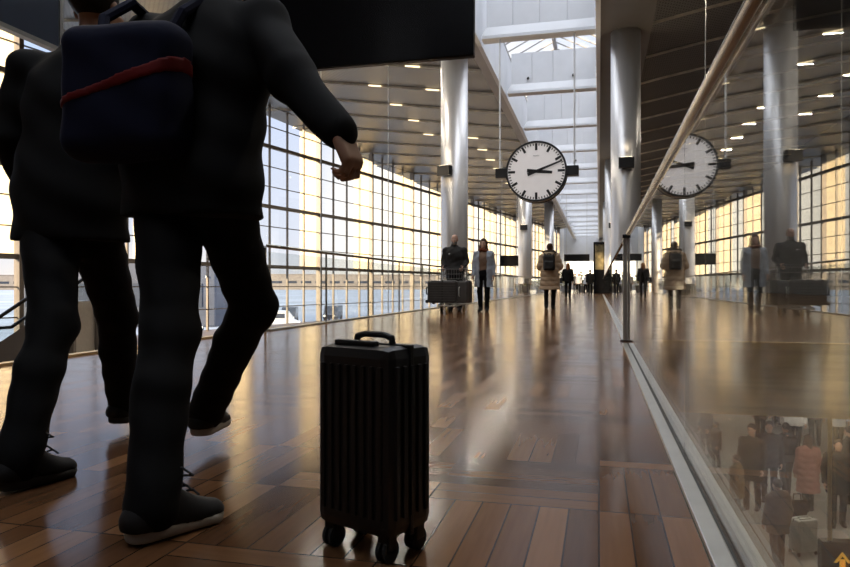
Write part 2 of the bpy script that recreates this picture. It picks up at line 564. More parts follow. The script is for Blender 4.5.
# ---- gabled skylight glazing with rafters
bm = bmesh.new()
for s in (-1, 1):
    y = -8
    while y < 124:
        tube(bm, (-2 + s * 1.95, y, 10.9), (-2, y, 11.9), .035, seg=6)
        y += 0.95
tube(bm, (-2, -8, 11.9), (-2, 124, 11.9), .10, seg=8)
for s in (-1, 1): tube(bm, (-2 + s * 1.95, -8, 10.9), (-2 + s * 1.95, 124, 10.9), .08, seg=8)
sk = link('skylight_1', bm, MT['soffit']); struct(sk, 'gabled glass skylight with close rafters', 'skylight')
bm = bmesh.new()
for s in (-1, 1):
    v = [bm.verts.new(p) for p in [(-2, -8, 11.93), (-2, 124, 11.93), (-2 + s * 1.97, 124, 10.94), (-2 + s * 1.97, -8, 10.94)]]
    f = bm.faces.new(v)
    ext = bmesh.ops.extrude_face_region(bm, geom=[f])
    bmesh.ops.translate(bm, vec=(0, 0, 0.012), verts=[g for g in ext['geom'] if isinstance(g, bmesh.types.BMVert)])
link('pane', bm, MT['pane'], sk)
# thin stays hanging from the ceilings
for (x, y, zt_) in ((-8.3, 19.5, 9.5), (-6.6, 21.0, 9.4), (2.9, 20.5, 9.2), (5.4, 17.5, 9.5)):
    bm = bmesh.new(); tube(bm, (x, y, -0.7 if x < 0 else 0.0), (x, y, zt_), .015, seg=6)
    struct(link('trim_%d' % (2 + [-8.3, -6.6, 2.9, 5.4].index(x)), bm, MT['alu']), 'thin vertical stay cable under the ceiling', 'cable', 'stay cables')

# ================================================================== RIGHT BALUSTRADE
root = empty('glass_balustrade', (GX, 0, 0), 0, 'near glass balustrade with steel handrail on the right of the walkway', 'balustrade')
joints = [-2.76, -1.0, 0.76, 2.52, 4.28, 6.04, 7.30]
for ya, yb in zip(joints[:-1], joints[1:]):
    bm = bmesh.new(); bx(bm, (-0.0085, ya + .006, 0.01), (0.0085, yb - .006, 1.119), bev=0.0)
    link('glass_panel', bm, MT['glass'], root)
bm = bmesh.new(); tube(bm, (-.005, -2.8, 1.143), (-.005, 7.32, 1.143), .0235, seg=32)
o = link('handrail', bm, MT['rail'], root, smooth=False)
for p in o.data.polygons: p.use_smooth = abs(p.normal.y) < 0.5
bm = bmesh.new()
bx(bm, (-.062, -2.8, -.06), (-.016, 7.32, .012), bev=.003); bx(bm, (.016, -2.8, -.06), (.062, 7.32, .012), bev=.003)
link('base_channel', bm, MT['alu'], root)
bm = bmesh.new(); bx(bm, (-.016, -2.8, -.02), (-.0088, 7.32, .010)); bx(bm, (.0088, -2.8, -.02), (.016, 7.32, .010))
link('gasket', bm, MT['gasket'], root)

# the void beside the near balustrade is closed at floor level only by the glass: the slab edge below it
root2 = empty('glass_balustrade', (GX, 0, 0), 0, 'glass balustrade with end post farther along the walkway on the right', 'balustrade')
bm = bmesh.new()
for q in (0, 1): bx(bm, (-.045 + .05 * q, 7.69, 0.0), (-.001 + .05 * q, 7.76, 1.12), bev=.004)
link('post', bm, MT['steel'], root2)
bm = bmesh.new(); bx(bm, (-.05, 7.66, 1.12), (.055, 7.78, 1.16), bev=.004); link('post_cap', bm, MT['black'], root2)
bm = bmesh.new(); bx(bm, (-.075, 7.66, 0.0), (.075, 7.80, .012)); link('base_plate', bm, MT['black'], root2)
j2 = [7.80 + 2.35 * i for i in range(19)]
for ya, yb in zip(j2[:-1], j2[1:]):
    bm = bmesh.new(); bx(bm, (-.008, ya + .01, .012), (.008, yb - .01, 1.10)); link('glass_panel', bm, MT['lowglass'], root2)
bm = bmesh.new(); tube(bm, (0, 7.72, 1.14), (0, j2[-1], 1.14), .026, seg=20)
o = link('handrail', bm, MT['rail'], root2)
for p in o.data.polygons: p.use_smooth = abs(p.normal.y) < 0.5
bm = bmesh.new(); bx(bm, (-.055, 7.8, 0), (-.01, j2[-1], .014)); bx(bm, (.01, 7.8, 0), (.055, j2[-1], .014)); link('base_channel', bm, MT['alu'], root2)

# ================================================================== LEFT BALUSTRADE
root3 = empty('glass_balustrade', (-4.30, 0, 0), 0, 'long low glass balustrade along the left edge of the walkway', 'balustrade')
j3 = [8.3 + 2.1 * i for i in range(26)]
for ya, yb in zip(j3[:-1], j3[1:]):
    bm = bmesh.new(); bx(bm, (-.007, ya + .01, .02), (.007, yb - .01, 1.06)); link('glass_panel', bm, MT['lowglass'], root3)
for i, y in enumerate(j3):
    bm = bmesh.new(); bx(bm, (-.045, y - .012, 0), (-.020, y + .012, 1.12)); link('post', bm, MT['alu'], root3)
bm = bmesh.new(); tube(bm, (0, j3[0], 1.14), (0, j3[-1], 1.14), .024, seg=16); link('handrail', bm, MT['alu'], root3, smooth=True)
bm = bmesh.new(); bx(bm, (-.05, j3[0], 0), (.05, j3[-1], .02)); link('base_channel', bm, MT['alu'], root3)

# ================================================================== CLOCK
def make_clock():
    root = empty('station_clock', (-2.0, 22.6, 4.37), 0, 'big round white-faced clock hanging above the walkway', 'clock')
    R = 1.0
    bm = bmesh.new()
    tube(bm, (0, -.02, 0), (0, .42, 0), R - .02, seg=72)
    o = link('drum', bm, MT['alu'], root)
    for p in o.data.polygons: p.use_smooth = abs(p.normal.y) < 0.5
    # black bezel ring (front and back)
    for y0, y1 in ((-.07, .02), (.40, .47)):
        bm = bmesh.new(); n = 96
        ring = []
        for i in range(n):
            a = 2 * PI * i / n
            ring.append([bm.verts.new((r * math.cos(a), y, r * math.sin(a))) for (r, y) in ((R, y0), (R, y1), (R - .065, y1), (R - .065, y0))])
        for i in range(n):
            A, B = ring[i], ring[(i + 1) % n]
            for q in range(4):
                bm.faces.new((A[q], B[q], B[(q + 1) % 4], A[(q + 1) % 4]))
        link('bezel', bm, MT['black'], root)
    for s, y in ((-1, -.03), (1, .43)):
        face = None
        bm = bmesh.new(); tube(bm, (0, y, 0), (0, y + .02 * -s, 0), R - .06, seg=72)
        face = link('dial', bm, MT['clockface'], root)
        yy = y + s * .006
        for i in range(60):
            if i % 5 == 0: continue
            bm = bmesh.new()
            a = 2 * PI * i / 60
            box(bm, (math.sin(a) * .885, yy, math.cos(a) * .885), (.030, .008, .075), rot=Matrix.Rotation(a, 3, 'Y'))
            link('minute_mark', bm, MT['black'], face)
        for i in range(12):
            a = 2 * PI * i / 12
            bm = bmesh.new()
            L = .23 if i % 3 == 0 else .21
            box(bm, (math.sin(a) * (.925 - L / 2), yy, math.cos(a) * (.925 - L / 2)), (.078, .010, L), rot=Matrix.Rotation(a, 3, 'Y'))
            link('hour_mark', bm, MT['black'], face)
        for nm, ang, l0, l1, w0, w1, off in (('hour_hand', 95.5, -.30, .52, .062, .045, .02), ('minute_hand', 69.0, -.30, .90, .05, .022, .035)):
            ang = ang * s * -1 if s > 0 else ang
            a = math.radians(ang)
            bm = bmesh.new()
            y1 = y + s * off
            vs = []
            for (l, w) in ((l0, w0), (l1, w1)):
                for sg in (-1, 1):
                    px, pz = math.sin(a) * l + math.cos(a) * w * sg, math.cos(a) * l - math.sin(a) * w * sg
                    vs.append((px, pz))
            quad = [vs[0], vs[1], vs[3], vs[2]]
            f1 = [bm.verts.new((p[0], y1 - .006, p[1])) for p in quad]; f2 = [bm.verts.new((p[0], y1 + .006, p[1])) for p in quad]
            bm.faces.new(f1); bm.faces.new(f2[::-1])
            for q in range(4): bm.faces.new((f1[q], f2[q], f2[(q + 1) % 4], f1[(q + 1) % 4]))
            link(nm, bm, MT['black'], face)
        bm = bmesh.new(); tube(bm, (0, y + s * .005, 0), (0, y + s * .045, 0), .05, seg=20); link('hub', bm, MT['black'], face)
        # small maker's script under the twelve (illegible at this size)
        bm = bmesh.new()
        pts = [(-.10, .50), (-.075, .535), (-.05, .495), (-.02, .52), (0, .50), (.03, .53), (.05, .50), (.10, .515)]
        for p, q in zip(pts[:-1], pts[1:]): tube(bm, (p[0], yy, p[1]), (q[0], yy, q[1]), .006, seg=5)
        link('script', bm, MT['grey_mark'], face)
    for s in (-1, 1):
        bm = bmesh.new(); bx(bm, (s * .985, .02, -.16), (s * 1.36, .38, .16), bev=.012); link('bracket', bm, MT['black'], root)
        bm = bmesh.new(); x = -1.23 if s < 0 else 1.22
        tube(bm, (x, .2, .15), (x, .2, 8.93 - 4.37), .028, seg=12); link('rod', bm, MT['white'], root)


make_clock()

# ================================================================== SIGNS
root = empty('overhead_signboard', (-3.1, 8.0, 3.34), 0, 'large black signboard hanging across the walkway at the upper left', 'sign')
bm = bmesh.new(); bx(bm, (-1.75, -.05, 0), (1.66, .07, 1.25), bev=.012); link('panel', bm, MT['sign'], root)
bm = bmesh.new(); bx(bm, (-1.74, -.03, -.006), (1.65, .05, .012)); link('lower_edge', bm, MT['sign'], root)
for s in (-1.25, -.9):
    bm = bmesh.new(); tube(bm, (s, 0, 1.24), (s, 0, 5.60), .03, seg=10); link('rod', bm, MT['alu'], root)

root = empty('hanging_screen', (-6.0, 4.9, 3.30), 0, 'dark glass screen with aluminium edges hanging at the far upper left', 'screen')
bm = bmesh.new(); bx(bm, (-.03, -2.4, 0), (.03, 1.6, 1.3)); link('panel', bm, MT['darkglass'], root)
bm = bmesh.new(); bx(bm, (-.04, -2.4, -.03), (.05, 1.6, .02)); bx(bm, (-.04, 1.58, -.03), (.05, 1.63, 1.3)); link('frame', bm, MT['alu'], root)
for y in (-1.8, 1.0):
    bm = bmesh.new(); tube(bm, (0, y, 1.28), (0, y, 5.85), .02, seg=8); link('rod', bm, MT['alu'], root)

for (x, y, z, w, h, lab) in ((-5.5, 43.0, 1.86, 1.15, .66, 'dark sign hanging beside the second left column'),
                             (-1.95, 63.0, 2.85, 2.25, .62, 'wide dark sign hanging across the far end of the walkway'),
                             (2.6, 60.0, 2.75, 1.6, .62, 'dark sign hanging right of the balustrade at the far end')):
    root = empty('hanging_sign', (x, y, z), 0, lab, 'sign')
    bm = bmesh.new(); bx(bm, (-w / 2, -.08, 0), (w / 2, .08, h)); link('panel', bm, MT['sign'], root)
    for s in (-.4, .4):
        bm = bmesh.new(); tube(bm, (s * w, 0, h - .02), (s * w, 0, (9.2 if x > 0 else 8.92 if y > 50 else 9.2) - z), .02, seg=6); link('rod', bm, MT['alu'], root)

# column uplights
up = mat('uplight_lens', (0.9, 0.8, 0.6), 0.3, emit=(1.0, 0.82, 0.55), estr=4.0)
for (x, y, z, ang, lab) in ((0.85, 23.3, 4.55, -PI / 2, 'black uplight box on the column right of the clock'),
                            (-4.9, 23.3, 4.55, -PI * .62, 'black uplight box on the column left of the clock'),
                            (-4.9, 46.6, 4.55, -PI / 2, 'black uplight box on the second left column'),
                            (0.85, 46.6, 4.55, -PI / 2, 'black uplight box on the second right column')):
    root = empty('uplight', (x + .475 * math.cos(ang), y + .475 * math.sin(ang), z), ang, lab, 'lamp')
    bm = bmesh.new()
    bx(bm, (.005, -.24, -.17), (.24, .24, .17), bev=.015)
    link('housing', bm, MT['black'], root)
    bm = bmesh.new(); bx(bm, (.04, -.18, .168), (.21, .18, .178)); link('lens', bm, up, root)
    ld = bpy.data.lights.new('uplight', 'SPOT'); ld.energy = 90; ld.spot_size = math.radians(100); ld.spot_blend = .8; ld.color = (1, .82, .58)
    ld.shadow_soft_size = .1
    lo = bpy.data.objects.new('uplight_bulb', ld); COL.objects.link(lo); lo.parent = root; lo.location = (.2, 0, .24); lo.rotation_euler = (PI, 0, 0)

# ================================================================== ESCALATOR at the far left
root = empty('escalator', (-16.6, 15.6, -1.62), math.radians(10), 'escalator with black handrails at the far left edge', 'escalator')
bm = bmesh.new()
for i in range(9):
    bx(bm, (.30 * i, -.5, 0), (.30 * i + .31, .5, .2 + .2 * i))
link('steps', bm, MT['alu'], root)
for s in (-.62, .62):
    bm = bmesh.new()
    pr = [(-.9, 0), (2.8, 0), (2.8, 1.8), (2.7, 1.95), (0.0, .25), (-.9, .25)]
    A = [bm.verts.new((p[0], s - .06, p[1])) for p in pr]; B = [bm.verts.new((p[0], s + .06, p[1])) for p in pr]
    bm.faces.new(A); bm.faces.new(B[::-1])
    for q in range(len(pr)): bm.faces.new((A[q], B[q], B[(q + 1) % len(pr)], A[(q + 1) % len(pr)]))
    link('side_panel', bm, MT['frame'], root)
    bm = bmesh.new(); polytube(bm, [(-1.0, s, .55), (-.9, s, .95), (.1, s, 1.02), (2.8, s, 2.75)], .05); link('handrail', bm, MT['black'], root)
    bm = bmesh.new()
    pr = [(-.85, .24), (0.0, .24), (2.7, 1.95), (2.75, 2.70), (.1, 1.0), (-.85, .93)]
    A = [bm.verts.new((p[0], s - .008, p[1])) for p in pr]; B = [bm.verts.new((p[0], s + .008, p[1])) for p in pr]
    bm.faces.new(A); bm.faces.new(B[::-1])
    for q in range(len(pr)): bm.faces.new((A[q], B[q], B[(q + 1) % len(pr)], A[(q + 1) % len(pr)]))
    link('glass_side', bm, MT['lowglass'], root)

# ================================================================== OUTSIDE
bm = bmesh.new(); bx(bm, (-1800, -500, -4.9), (-5, 2400, -4.55)); bx(bm, (-5, 125.5, -4.9), (800, 2400, -4.55))
struct(link('ground', bm, MT['apron']), 'pale snowy apron outside the windows', 'ground')


def building(x, y, w, d, h, rz, lab):
    root = empty('terminal_building', (x, y, -4.55), rz, lab, 'building')
    bm = bmesh.new(); bx(bm, (-w / 2, -d / 2, 0), (w / 2, d / 2, h)); bx(bm, (-w / 2 - .5, -d / 2 - .5, h), (w / 2 + .5, d / 2 + .5, h + .8))
    link('wall', bm, MT['tanbuild'], root)
    n = int(w / 6)
    for j in range(min(n, 24)):
        bm = bmesh.new()
        xx = -w / 2 + w * (j + .5) / min(n, 24)
        bx(bm, (xx - w / min(n, 24) * .36, -d / 2 - .1, h * .42), (xx + w / min(n, 24) * .36, -d / 2 + .1, h * .58))
        link('window', bm, MT['darkglass'], root)


building(-420, 900, 480, 60, 21, math.radians(30), 'low tan building on the horizon beyond the apron, right part')
building(-880, 640, 420, 60, 19, math.radians(45), 'low tan building on the horizon beyond the apron, left part')


def van(x, y, rz, m, lab, L=5.2, H=2.2):
    root = empty('van', (x, y, -4.55), rz, lab, 'van')
    bm = bmesh.new()
    pr = [(-L / 2, .35), (L / 2, .35), (L / 2, .95), (L / 2 - .5, 1.15), (L / 2 - 1.2, H - .05), (L / 2 - 1.6, H), (-L / 2 + .1, H), (-L / 2, H - .15)]
    A = [bm.verts.new((p[0], -.95, p[1])) for p in pr]; B = [bm.verts.new((p[0], .95, p[1])) for p in pr]
    bm.faces.new(A); bm.faces.new(B[::-1])
    for q in range(len(pr)): bm.faces.new((A[q], B[q], B[(q + 1) % len(pr)], A[(q + 1) % len(pr)]))
    link('body', bm, m, root)
    for sx in (-L / 2 + 1, L / 2 - 1.1):
        for sy in (-.9, .9):
            bm = bmesh.new(); tube(bm, (sx, sy - .12, .35), (sx, sy + .12, .35), .35, seg=16); link('wheel', bm, MT['rubber'], root)
    bm = bmesh.new(); bx(bm, (-L / 2 + .5, -.97, H - .85), (L / 2 - 1.5, .97, H - .3)); link('window', bm, MT['darkglass'], root)
    for sy in (-.7, .7):
        bm = bmesh.new(); ball(bm, (L / 2 + .01, sy, .8), .14, 8); link('headlight', bm, MT['headlamp'], root)


van(-42.3, 88.3, math.radians(-70), MT['vehicle'], 'dark van outside the windows, nearest to the big mullion')
van(-47.5, 90, math.radians(-60), MT['vehicle'], 'dark van outside, left of the other dark vans')
van(-38.5, 95, math.radians(-80), MT['vehicle'], 'dark van outside, farthest right in the row')
van(-37.2, 74, math.radians(20), MT['vehicle2'], 'white van outside below the windows')
van(-43, 64, math.radians(-30), MT['vehicle'], 'dark van outside seen between the walking legs')
root = empty('terminal_building', (-57.5, 80, -4.55), math.radians(14.35), 'dark low hangar outside behind the foreground walkers', 'building')
bm = bmesh.new(); bx(bm, (-16, -6, 0), (9.5, 6, 8.2), bev=.2); link('wall', bm, MT['darkblue'], root)
for q in range(7):
    bm = bmesh.new(); bx(bm, (-14.5 + 3.4 * q, -6.12, 2.5), (-12.6 + 3.4 * q, -5.95, 5.5)); link('window', bm, MT['darkglass'], root)
    bm = bmesh.new(); ball(bm, (-12 + 3.4 * q, -6.2, 6.3), .16, 8); link('lamp', bm, MT['headlamp'], root)

# ================================================================== FAR END OF THE WALKWAY
root = empty('display_pillar', (0.0, 56.0, 0), 0, 'tall black display pillar with a picture screen at the far end', 'display')
bm = bmesh.new(); bx(bm, (-.42, -.3, 0), (.42, .3, 4.1), bev=.02); link('housing', bm, MT['sign'], root)
bm = bmesh.new(); bx(bm, (-.30, -.315, 1.9), (.36, -.29, 3.9)); link('screen', bm, MT['screen'], root)
for i, x in enumerate((-5.6, -3.2, -.8, 1.6)):
    bm = bmesh.new(); bx(bm, (x, 123.85, 1.6), (x + 2.3, 123.98, 4.9))
    struct(link('window_%d' % (20 + i), bm, MT['glow']), 'lit shop window at the far end', 'window', 'lit shop windows at the far end')
for i, (x, y, h) in enumerate(((-3.1, 66, 1.9), (-1.6, 68, 2.0), (-.9, 70, 1.8))):
    root = empty('potted_plant', (x, y, 0), 0, ['yellow-green potted plant left in the row at the far end', 'yellow-green potted plant in the middle at the far end', 'yellow-green potted plant right in the row at the far end'][i], 'plant')
    bm = bmesh.new(); tube(bm, (0, 0, 0), (0, 0, .6), .32, .42, seg=16); link('pot', bm, MT['pot'], root)
    bm = bmesh.new()
    for q in range(160):
        a = rnd.random() * 2 * PI; r = .75 * rnd.random() ** .5; z = .6 + (h - .6) * rnd.random()
        c = Vector((r * math.cos(a), r * math.sin(a), z))
        d = Vector((math.cos(a), math.sin(a), .8)).normalized() * .22
        s = d.cross(Vector((0, 0, 1))).normalized() * .07
        bm.faces.new([bm.verts.new(p) for p in (c - d * .5, c + s, c + d * .5, c - s)])
    tube(bm, (0, 0, .55), (0, 0, h * .8), .04, seg=6)
    link('foliage', bm, MT['leaf'], root)

# ================================================================== LOWER HALL
root = empty('direction_sign', (2.62, 8.25, -2.15), math.radians(8), 'black hanging sign with an orange up arrow in the lower right corner', 'sign')
bm = bmesh.new(); bx(bm, (-.30, -.06, -.56), (.36, .06, 0), bev=.008); link('panel', bm, MT['sign'], root)
bm = bmesh.new(); tube(bm, (-.20, 0, -.01), (-.20, 0, 1.40), .022, seg=12); link('rod', bm, MT['brass'], root)
bm = bmesh.new()
for pl in ([(-.014, -.42), (.014, -.42), (.014, -.2), (-.014, -.2)], [(0, -.10), (.09, -.22), (.055, -.22), (0, -.15), (-.055, -.22), (-.09, -.22)], [(-.03, -.42), (.03, -.42), (.03, -.18), (-.03, -.18)]):
    A = [bm.verts.new((p[0] - .10, -.066, p[1])) for p in pl]; B = [bm.verts.new((p[0] - .10, -.061, p[1])) for p in pl]
    bm.faces.new(A); bm.faces.new(B[::-1])
    for q in range(len(pl)): bm.faces.new((A[q], B[q], B[(q + 1) % len(pl)], A[(q + 1) % len(pl)]))
link('arrow', bm, MT['arrow'], root)
# unseen ceiling lamps added under the upper floor to light the lower hall
for i, (x, y) in enumerate(((3.5, 14), (7.5, 14), (3.5, 20), (7.5, 20), (5.5, 27), (10.5, 17))):
    root = empty('ceiling_lamp', (x, y, -.80), 0, 'flat square ceiling lamp added out of view to light the lower hall', 'lamp', 'added lower hall ceiling lamps')
    bm = bmesh.new(); bx(bm, (-.5, -.5, -.04), (.5, .5, .02)); link('diffuser', bm, MT['glow'], root)
    ld = bpy.data.lights.new('lamp', 'AREA'); ld.energy = 44; ld.size = .9; ld.color = (1, .88, .72)
    lo = bpy.data.objects.new('lamp_light', ld); COL.objects.link(lo); lo.parent = root; lo.location = (0, 0, -.06)

# dark back wall of the lower hall
bm = bmesh.new(); bx(bm, (-4, 30, -4.2), (14, 30.3, -.75)); struct(link('wall_lower', bm, MT['darkwall']), 'dark back wall of the lower hall', 'wall')
# slim linear lamps in the ceiling seams; right-hand row added to light the fascia
for k in range(25):
    ys = -7.3 + 3.35 * k - .10
    if ys < 3: continue
    for j, (xx, L) in enumerate(((-7.2, .6), (-9.9, .6), (5.5, .3))):
        if xx < 0 and (ys > 62 or (j == 1 and ys > 40)): continue
        if xx > 0 and k % 2: continue
        zc_ = zl(xx, ys) if xx < 0 else 8.95 + .21 * (xx - 1.6) - .007 * (xx - 1.6) ** 2
        slope = -rise(ys) if xx < 0 else .16
        root = empty('ceiling_lamp', (xx, ys, zc_ + .06), 0, 'slim linear lamp in a seam of the slatted ceiling (the right-hand row is added light)', 'lamp', 'linear lamps in the ceiling seams')
        R = Matrix.Rotation(-math.atan(slope), 3, 'Y')
        bm = bmesh.new(); box(bm, (0, 0, -.06), (L, .035, .05), rot=R); link('diffuser', bm, MT['seamlamp'], root)
        ld = bpy.data.lights.new('lamp', 'AREA'); ld.shape = 'RECTANGLE'; ld.size = L; ld.size_y = .035; ld.energy = LAMP_W * (1 if xx < 0 else 3.0 if ys < 9 else .7); ld.color = (1, .90, .76)
        lo = bpy.data.objects.new('lamp_light', ld); COL.objects.link(lo); lo.parent = root; lo.location = (0, 0, -.13)

# ================================================================== PEOPLE: smooth distance-field figures
V = lambda *a: np.array(a, dtype=np.float64)


def unit(v):
    v = np.asarray(v, float); n = np.linalg.norm(v)
    return v / n if n > 1e-9 else v


class Field:
    def __init__(s, lo, hi, res):
        s.lo = np.asarray(lo, float); s.res = res
        s.n = np.maximum(4, np.ceil((np.asarray(hi, float) - s.lo) / res).astype(int) + 1)
        s.v = np.full(s.n, 1.0, np.float32)
        s.ax = [s.lo[i] + res * np.arange(s.n[i]) for i in range(3)]

    def win(s, lo, hi):
        a = np.clip(np.floor((lo - s.lo) / s.res).astype(int), 0, s.n)
        b = np.clip(np.ceil((hi - s.lo) / s.res).astype(int) + 1, 0, s.n)
        sl = tuple(slice(a[i], b[i]) for i in range(3))
        X, Y, Z = np.meshgrid(*[s.ax[i][sl[i]] for i in range(3)], indexing='ij', sparse=True)
        return sl, X, Y, Z

    def put(s, sl, d, k, op):
        cur = s.v[sl]
        d = d.astype(np.float32)
        if op == 'u':
            if k > 0:
                h = np.clip(.5 + .5 * (cur - d) / k, 0, 1)
                s.v[sl] = cur + (d - cur) * h - k * h * (1 - h)
            else: s.v[sl] = np.minimum(cur, d)
        else:
            d = -d
            if k > 0:
                h = np.clip(.5 - .5 * (cur - d) / k, 0, 1)
                s.v[sl] = cur + (d - cur) * h + k * h * (1 - h)
            else: s.v[sl] = np.maximum(cur, d)

    def cap(s, a, b, ra, rb=None, k=.02, op='u', flat=None, f=1.0):
        a = np.asarray(a, float); b = np.asarray(b, float); rb = ra if rb is None else rb
        m = max(ra, rb) * max(1.0, f) + k + .03
        sl, X, Y, Z = s.win(np.minimum(a, b) - m, np.maximum(a, b) + m)
        if 0 in s.v[sl].shape: return
        d = b - a; dd = max(d @ d, 1e-9)
        px, py, pz = X - a[0], Y - a[1], Z - a[2]
        t = np.clip((px * d[0] + py * d[1] + pz * d[2]) / dd, 0, 1)
        qx, qy, qz = px - t * d[0], py - t * d[1], pz - t * d[2]
        if flat is not None:
            w = (qx * flat[0] + qy * flat[1] + qz * flat[2]) * (1.0 / f - 1.0)
            qx, qy, qz = qx + w * flat[0], qy + w * flat[1], qz + w * flat[2]
        dist = (np.sqrt(qx * qx + qy * qy + qz * qz) - (ra + (rb - ra) * t)) * min(1.0, f)
        s.put(sl, dist, k, op)

    def ell(s, c, r, R=None, k=.02, op='u'):
        c = np.asarray(c, float); r = np.asarray(r, float)
        m = r.max() + k + .03
        sl, X, Y, Z = s.win(c - m, c + m)
        if 0 in s.v[sl].shape: return
        p = [X - c[0], Y - c[1], Z - c[2]]
        if R is not None: p = [sum(p[j] * R[j, i] for j in range(3)) for i in range(3)]
        k0 = np.sqrt(sum((p[i] / r[i]) ** 2 for i in range(3))); k1 = np.sqrt(sum((p[i] / r[i] ** 2) ** 2 for i in range(3)))
        s.put(sl, k0 * (k0 - 1) / np.maximum(k1, 1e-6), k, op)

    def box(s, c, h, R=None, rad=.01, k=.02, op='u'):
        c = np.asarray(c, float); h = np.asarray(h, float)
        m = np.linalg.norm(h) + k + .03
        sl, X, Y, Z = s.win(c - m, c + m)
        if 0 in s.v[sl].shape: return
        p = [X - c[0], Y - c[1], Z - c[2]]
        if R is not None: p = [sum(p[j] * R[j, i] for j in range(3)) for i in range(3)]
        q = [np.abs(p[i]) - h[i] + rad for i in range(3)]
        o = np.sqrt(sum(np.maximum(x, 0) ** 2 for x in q)) + np.minimum(np.maximum(np.maximum(q[0], q[1]), q[2]), 0) - rad
        s.put(sl, o, k, op)

    def cut(s, p, n):
        """keep the side opposite to n"""
        X, Y, Z = np.meshgrid(*s.ax, indexing='ij', sparse=True)
        n = unit(n)
        s.v = np.maximum(s.v, ((X - p[0]) * n[0] + (Y - p[1]) * n[1] + (Z - p[2]) * n[2]).astype(np.float32))

    def folds(s, amp, fz, seed=0.0):
        X, Y, Z = np.meshgrid(*s.ax, indexing='ij', sparse=True)
        s.v = s.v + (amp * (np.sin(fz * Z + 9 * X + seed) * np.sin(17 * X - 11 * Y + .45 * fz * Z + 2 * seed))).astype(np.float32)

    def quilt(s, amp, pitch):
        Z = s.ax[2][None, None, :]
        s.v = s.v - (amp * (np.abs(np.sin(PI * Z / pitch)) ** .6)).astype(np.float32)

    def mesh(s, name, m, parent=None):
        v = s.v.copy()
        for ax in range(3):
            sl0 = [slice(None)] * 3; sl0[ax] = 0; v[tuple(sl0)] = np.maximum(v[tuple(sl0)], .001)
            sl0[ax] = -1; v[tuple(sl0)] = np.maximum(v[tuple(sl0)], .001)
        ins = v < 0
        n0, n1, n2 = v.shape
        cnt = np.zeros((n0 - 1, n1 - 1, n2 - 1), np.int8)
        offs = [(i, j, k) for i in (0, 1) for j in (0, 1) for k in (0, 1)]
        for i, j, k in offs: cnt += ins[i:n0 - 1 + i, j:n1 - 1 + j, k:n2 - 1 + k]
        act = (cnt > 0) & (cnt < 8)
        idx = np.argwhere(act)
        if len(idx) == 0: return None
        vid = np.full(act.shape, -1, np.int64); vid[act] = np.arange(len(idx))
        cv = np.stack([v[idx[:, 0] + i, idx[:, 1] + j, idx[:, 2] + k] for i, j, k in offs], 1)
        acc = np.zeros((len(idx), 3)); num = np.zeros(len(idx))
        for a in range(8):
            for b in range(a + 1, 8):
                oa, ob = np.array(offs[a]), np.array(offs[b])
                if np.abs(oa - ob).sum() != 1: continue
                cr_ = (cv[:, a] < 0) != (cv[:, b] < 0)
                den = cv[:, a] - cv[:, b]; den = np.where(np.abs(den) < 1e-9, 1e-9, den)
                t = cv[:, a] / den
                acc[cr_] += (oa + t[:, None] * (ob - oa))[cr_]; num[cr_] += 1
        P = s.lo + s.res * (idx + acc / num[:, None])
        faces = []
        for ax in range(3):
            b, c = [(1, 2), (2, 0), (0, 1)][ax]
            A = [slice(1, -1)] * 3; A[ax] = slice(0, -1)
            B = list(A); B[ax] = slice(1, None)
            x0, x1 = ins[tuple(A)], ins[tuple(B)]
            for flip, msk in ((False, x0 & ~x1), (True, ~x0 & x1)):
                e = np.argwhere(msk)
                if len(e) == 0: continue
                e = e + np.array([0 if i == ax else 1 for i in range(3)])
                q = []
                for db, dc in ((-1, -1), (0, -1), (0, 0), (-1, 0)):
                    g = e.copy(); g[:, b] += db; g[:, c] += dc
                    q.append(vid[g[:, 0], g[:, 1], g[:, 2]])
                q = np.stack(q, 1)
                faces.append(q[:, ::-1] if flip else q)
        F = np.concatenate(faces)
        F = F[(F >= 0).all(1)]
        me = bpy.data.meshes.new(name)
        me.vertices.add(len(P)); me.vertices.foreach_set('co', P.astype(np.float32).ravel())
        me.loops.add(4 * len(F)); me.loops.foreach_set('vertex_index', F.astype(np.int32).ravel())
        me.polygons.add(len(F))
        me.polygons.foreach_set('loop_start', np.arange(0, 4 * len(F), 4, dtype=np.int32))
        me.polygons.foreach_set('loop_total', np.full(len(F), 4, np.int32))
        me.polygons.foreach_set('use_smooth', np.ones(len(F), bool))
        me.update(calc_edges=True)
        me.materials.append(m)
        o = bpy.data.objects.new(name, me); COL.objects.link(o)
        if parent is not None: o.parent = parent
        return o


SKIN = mat('skin', (0.50, 0.30, 0.22), 0.5, 0, 0.06, 20)
SKIN2 = mat('skin_tan', (0.40, 0.22, 0.14), 0.5, 0, 0.06, 20)
EYE = mat('eye', (0.05, 0.03, 0.02), 0.2)
EYEW = mat('eye_white', (0.55, 0.50, 0.46), 0.3)


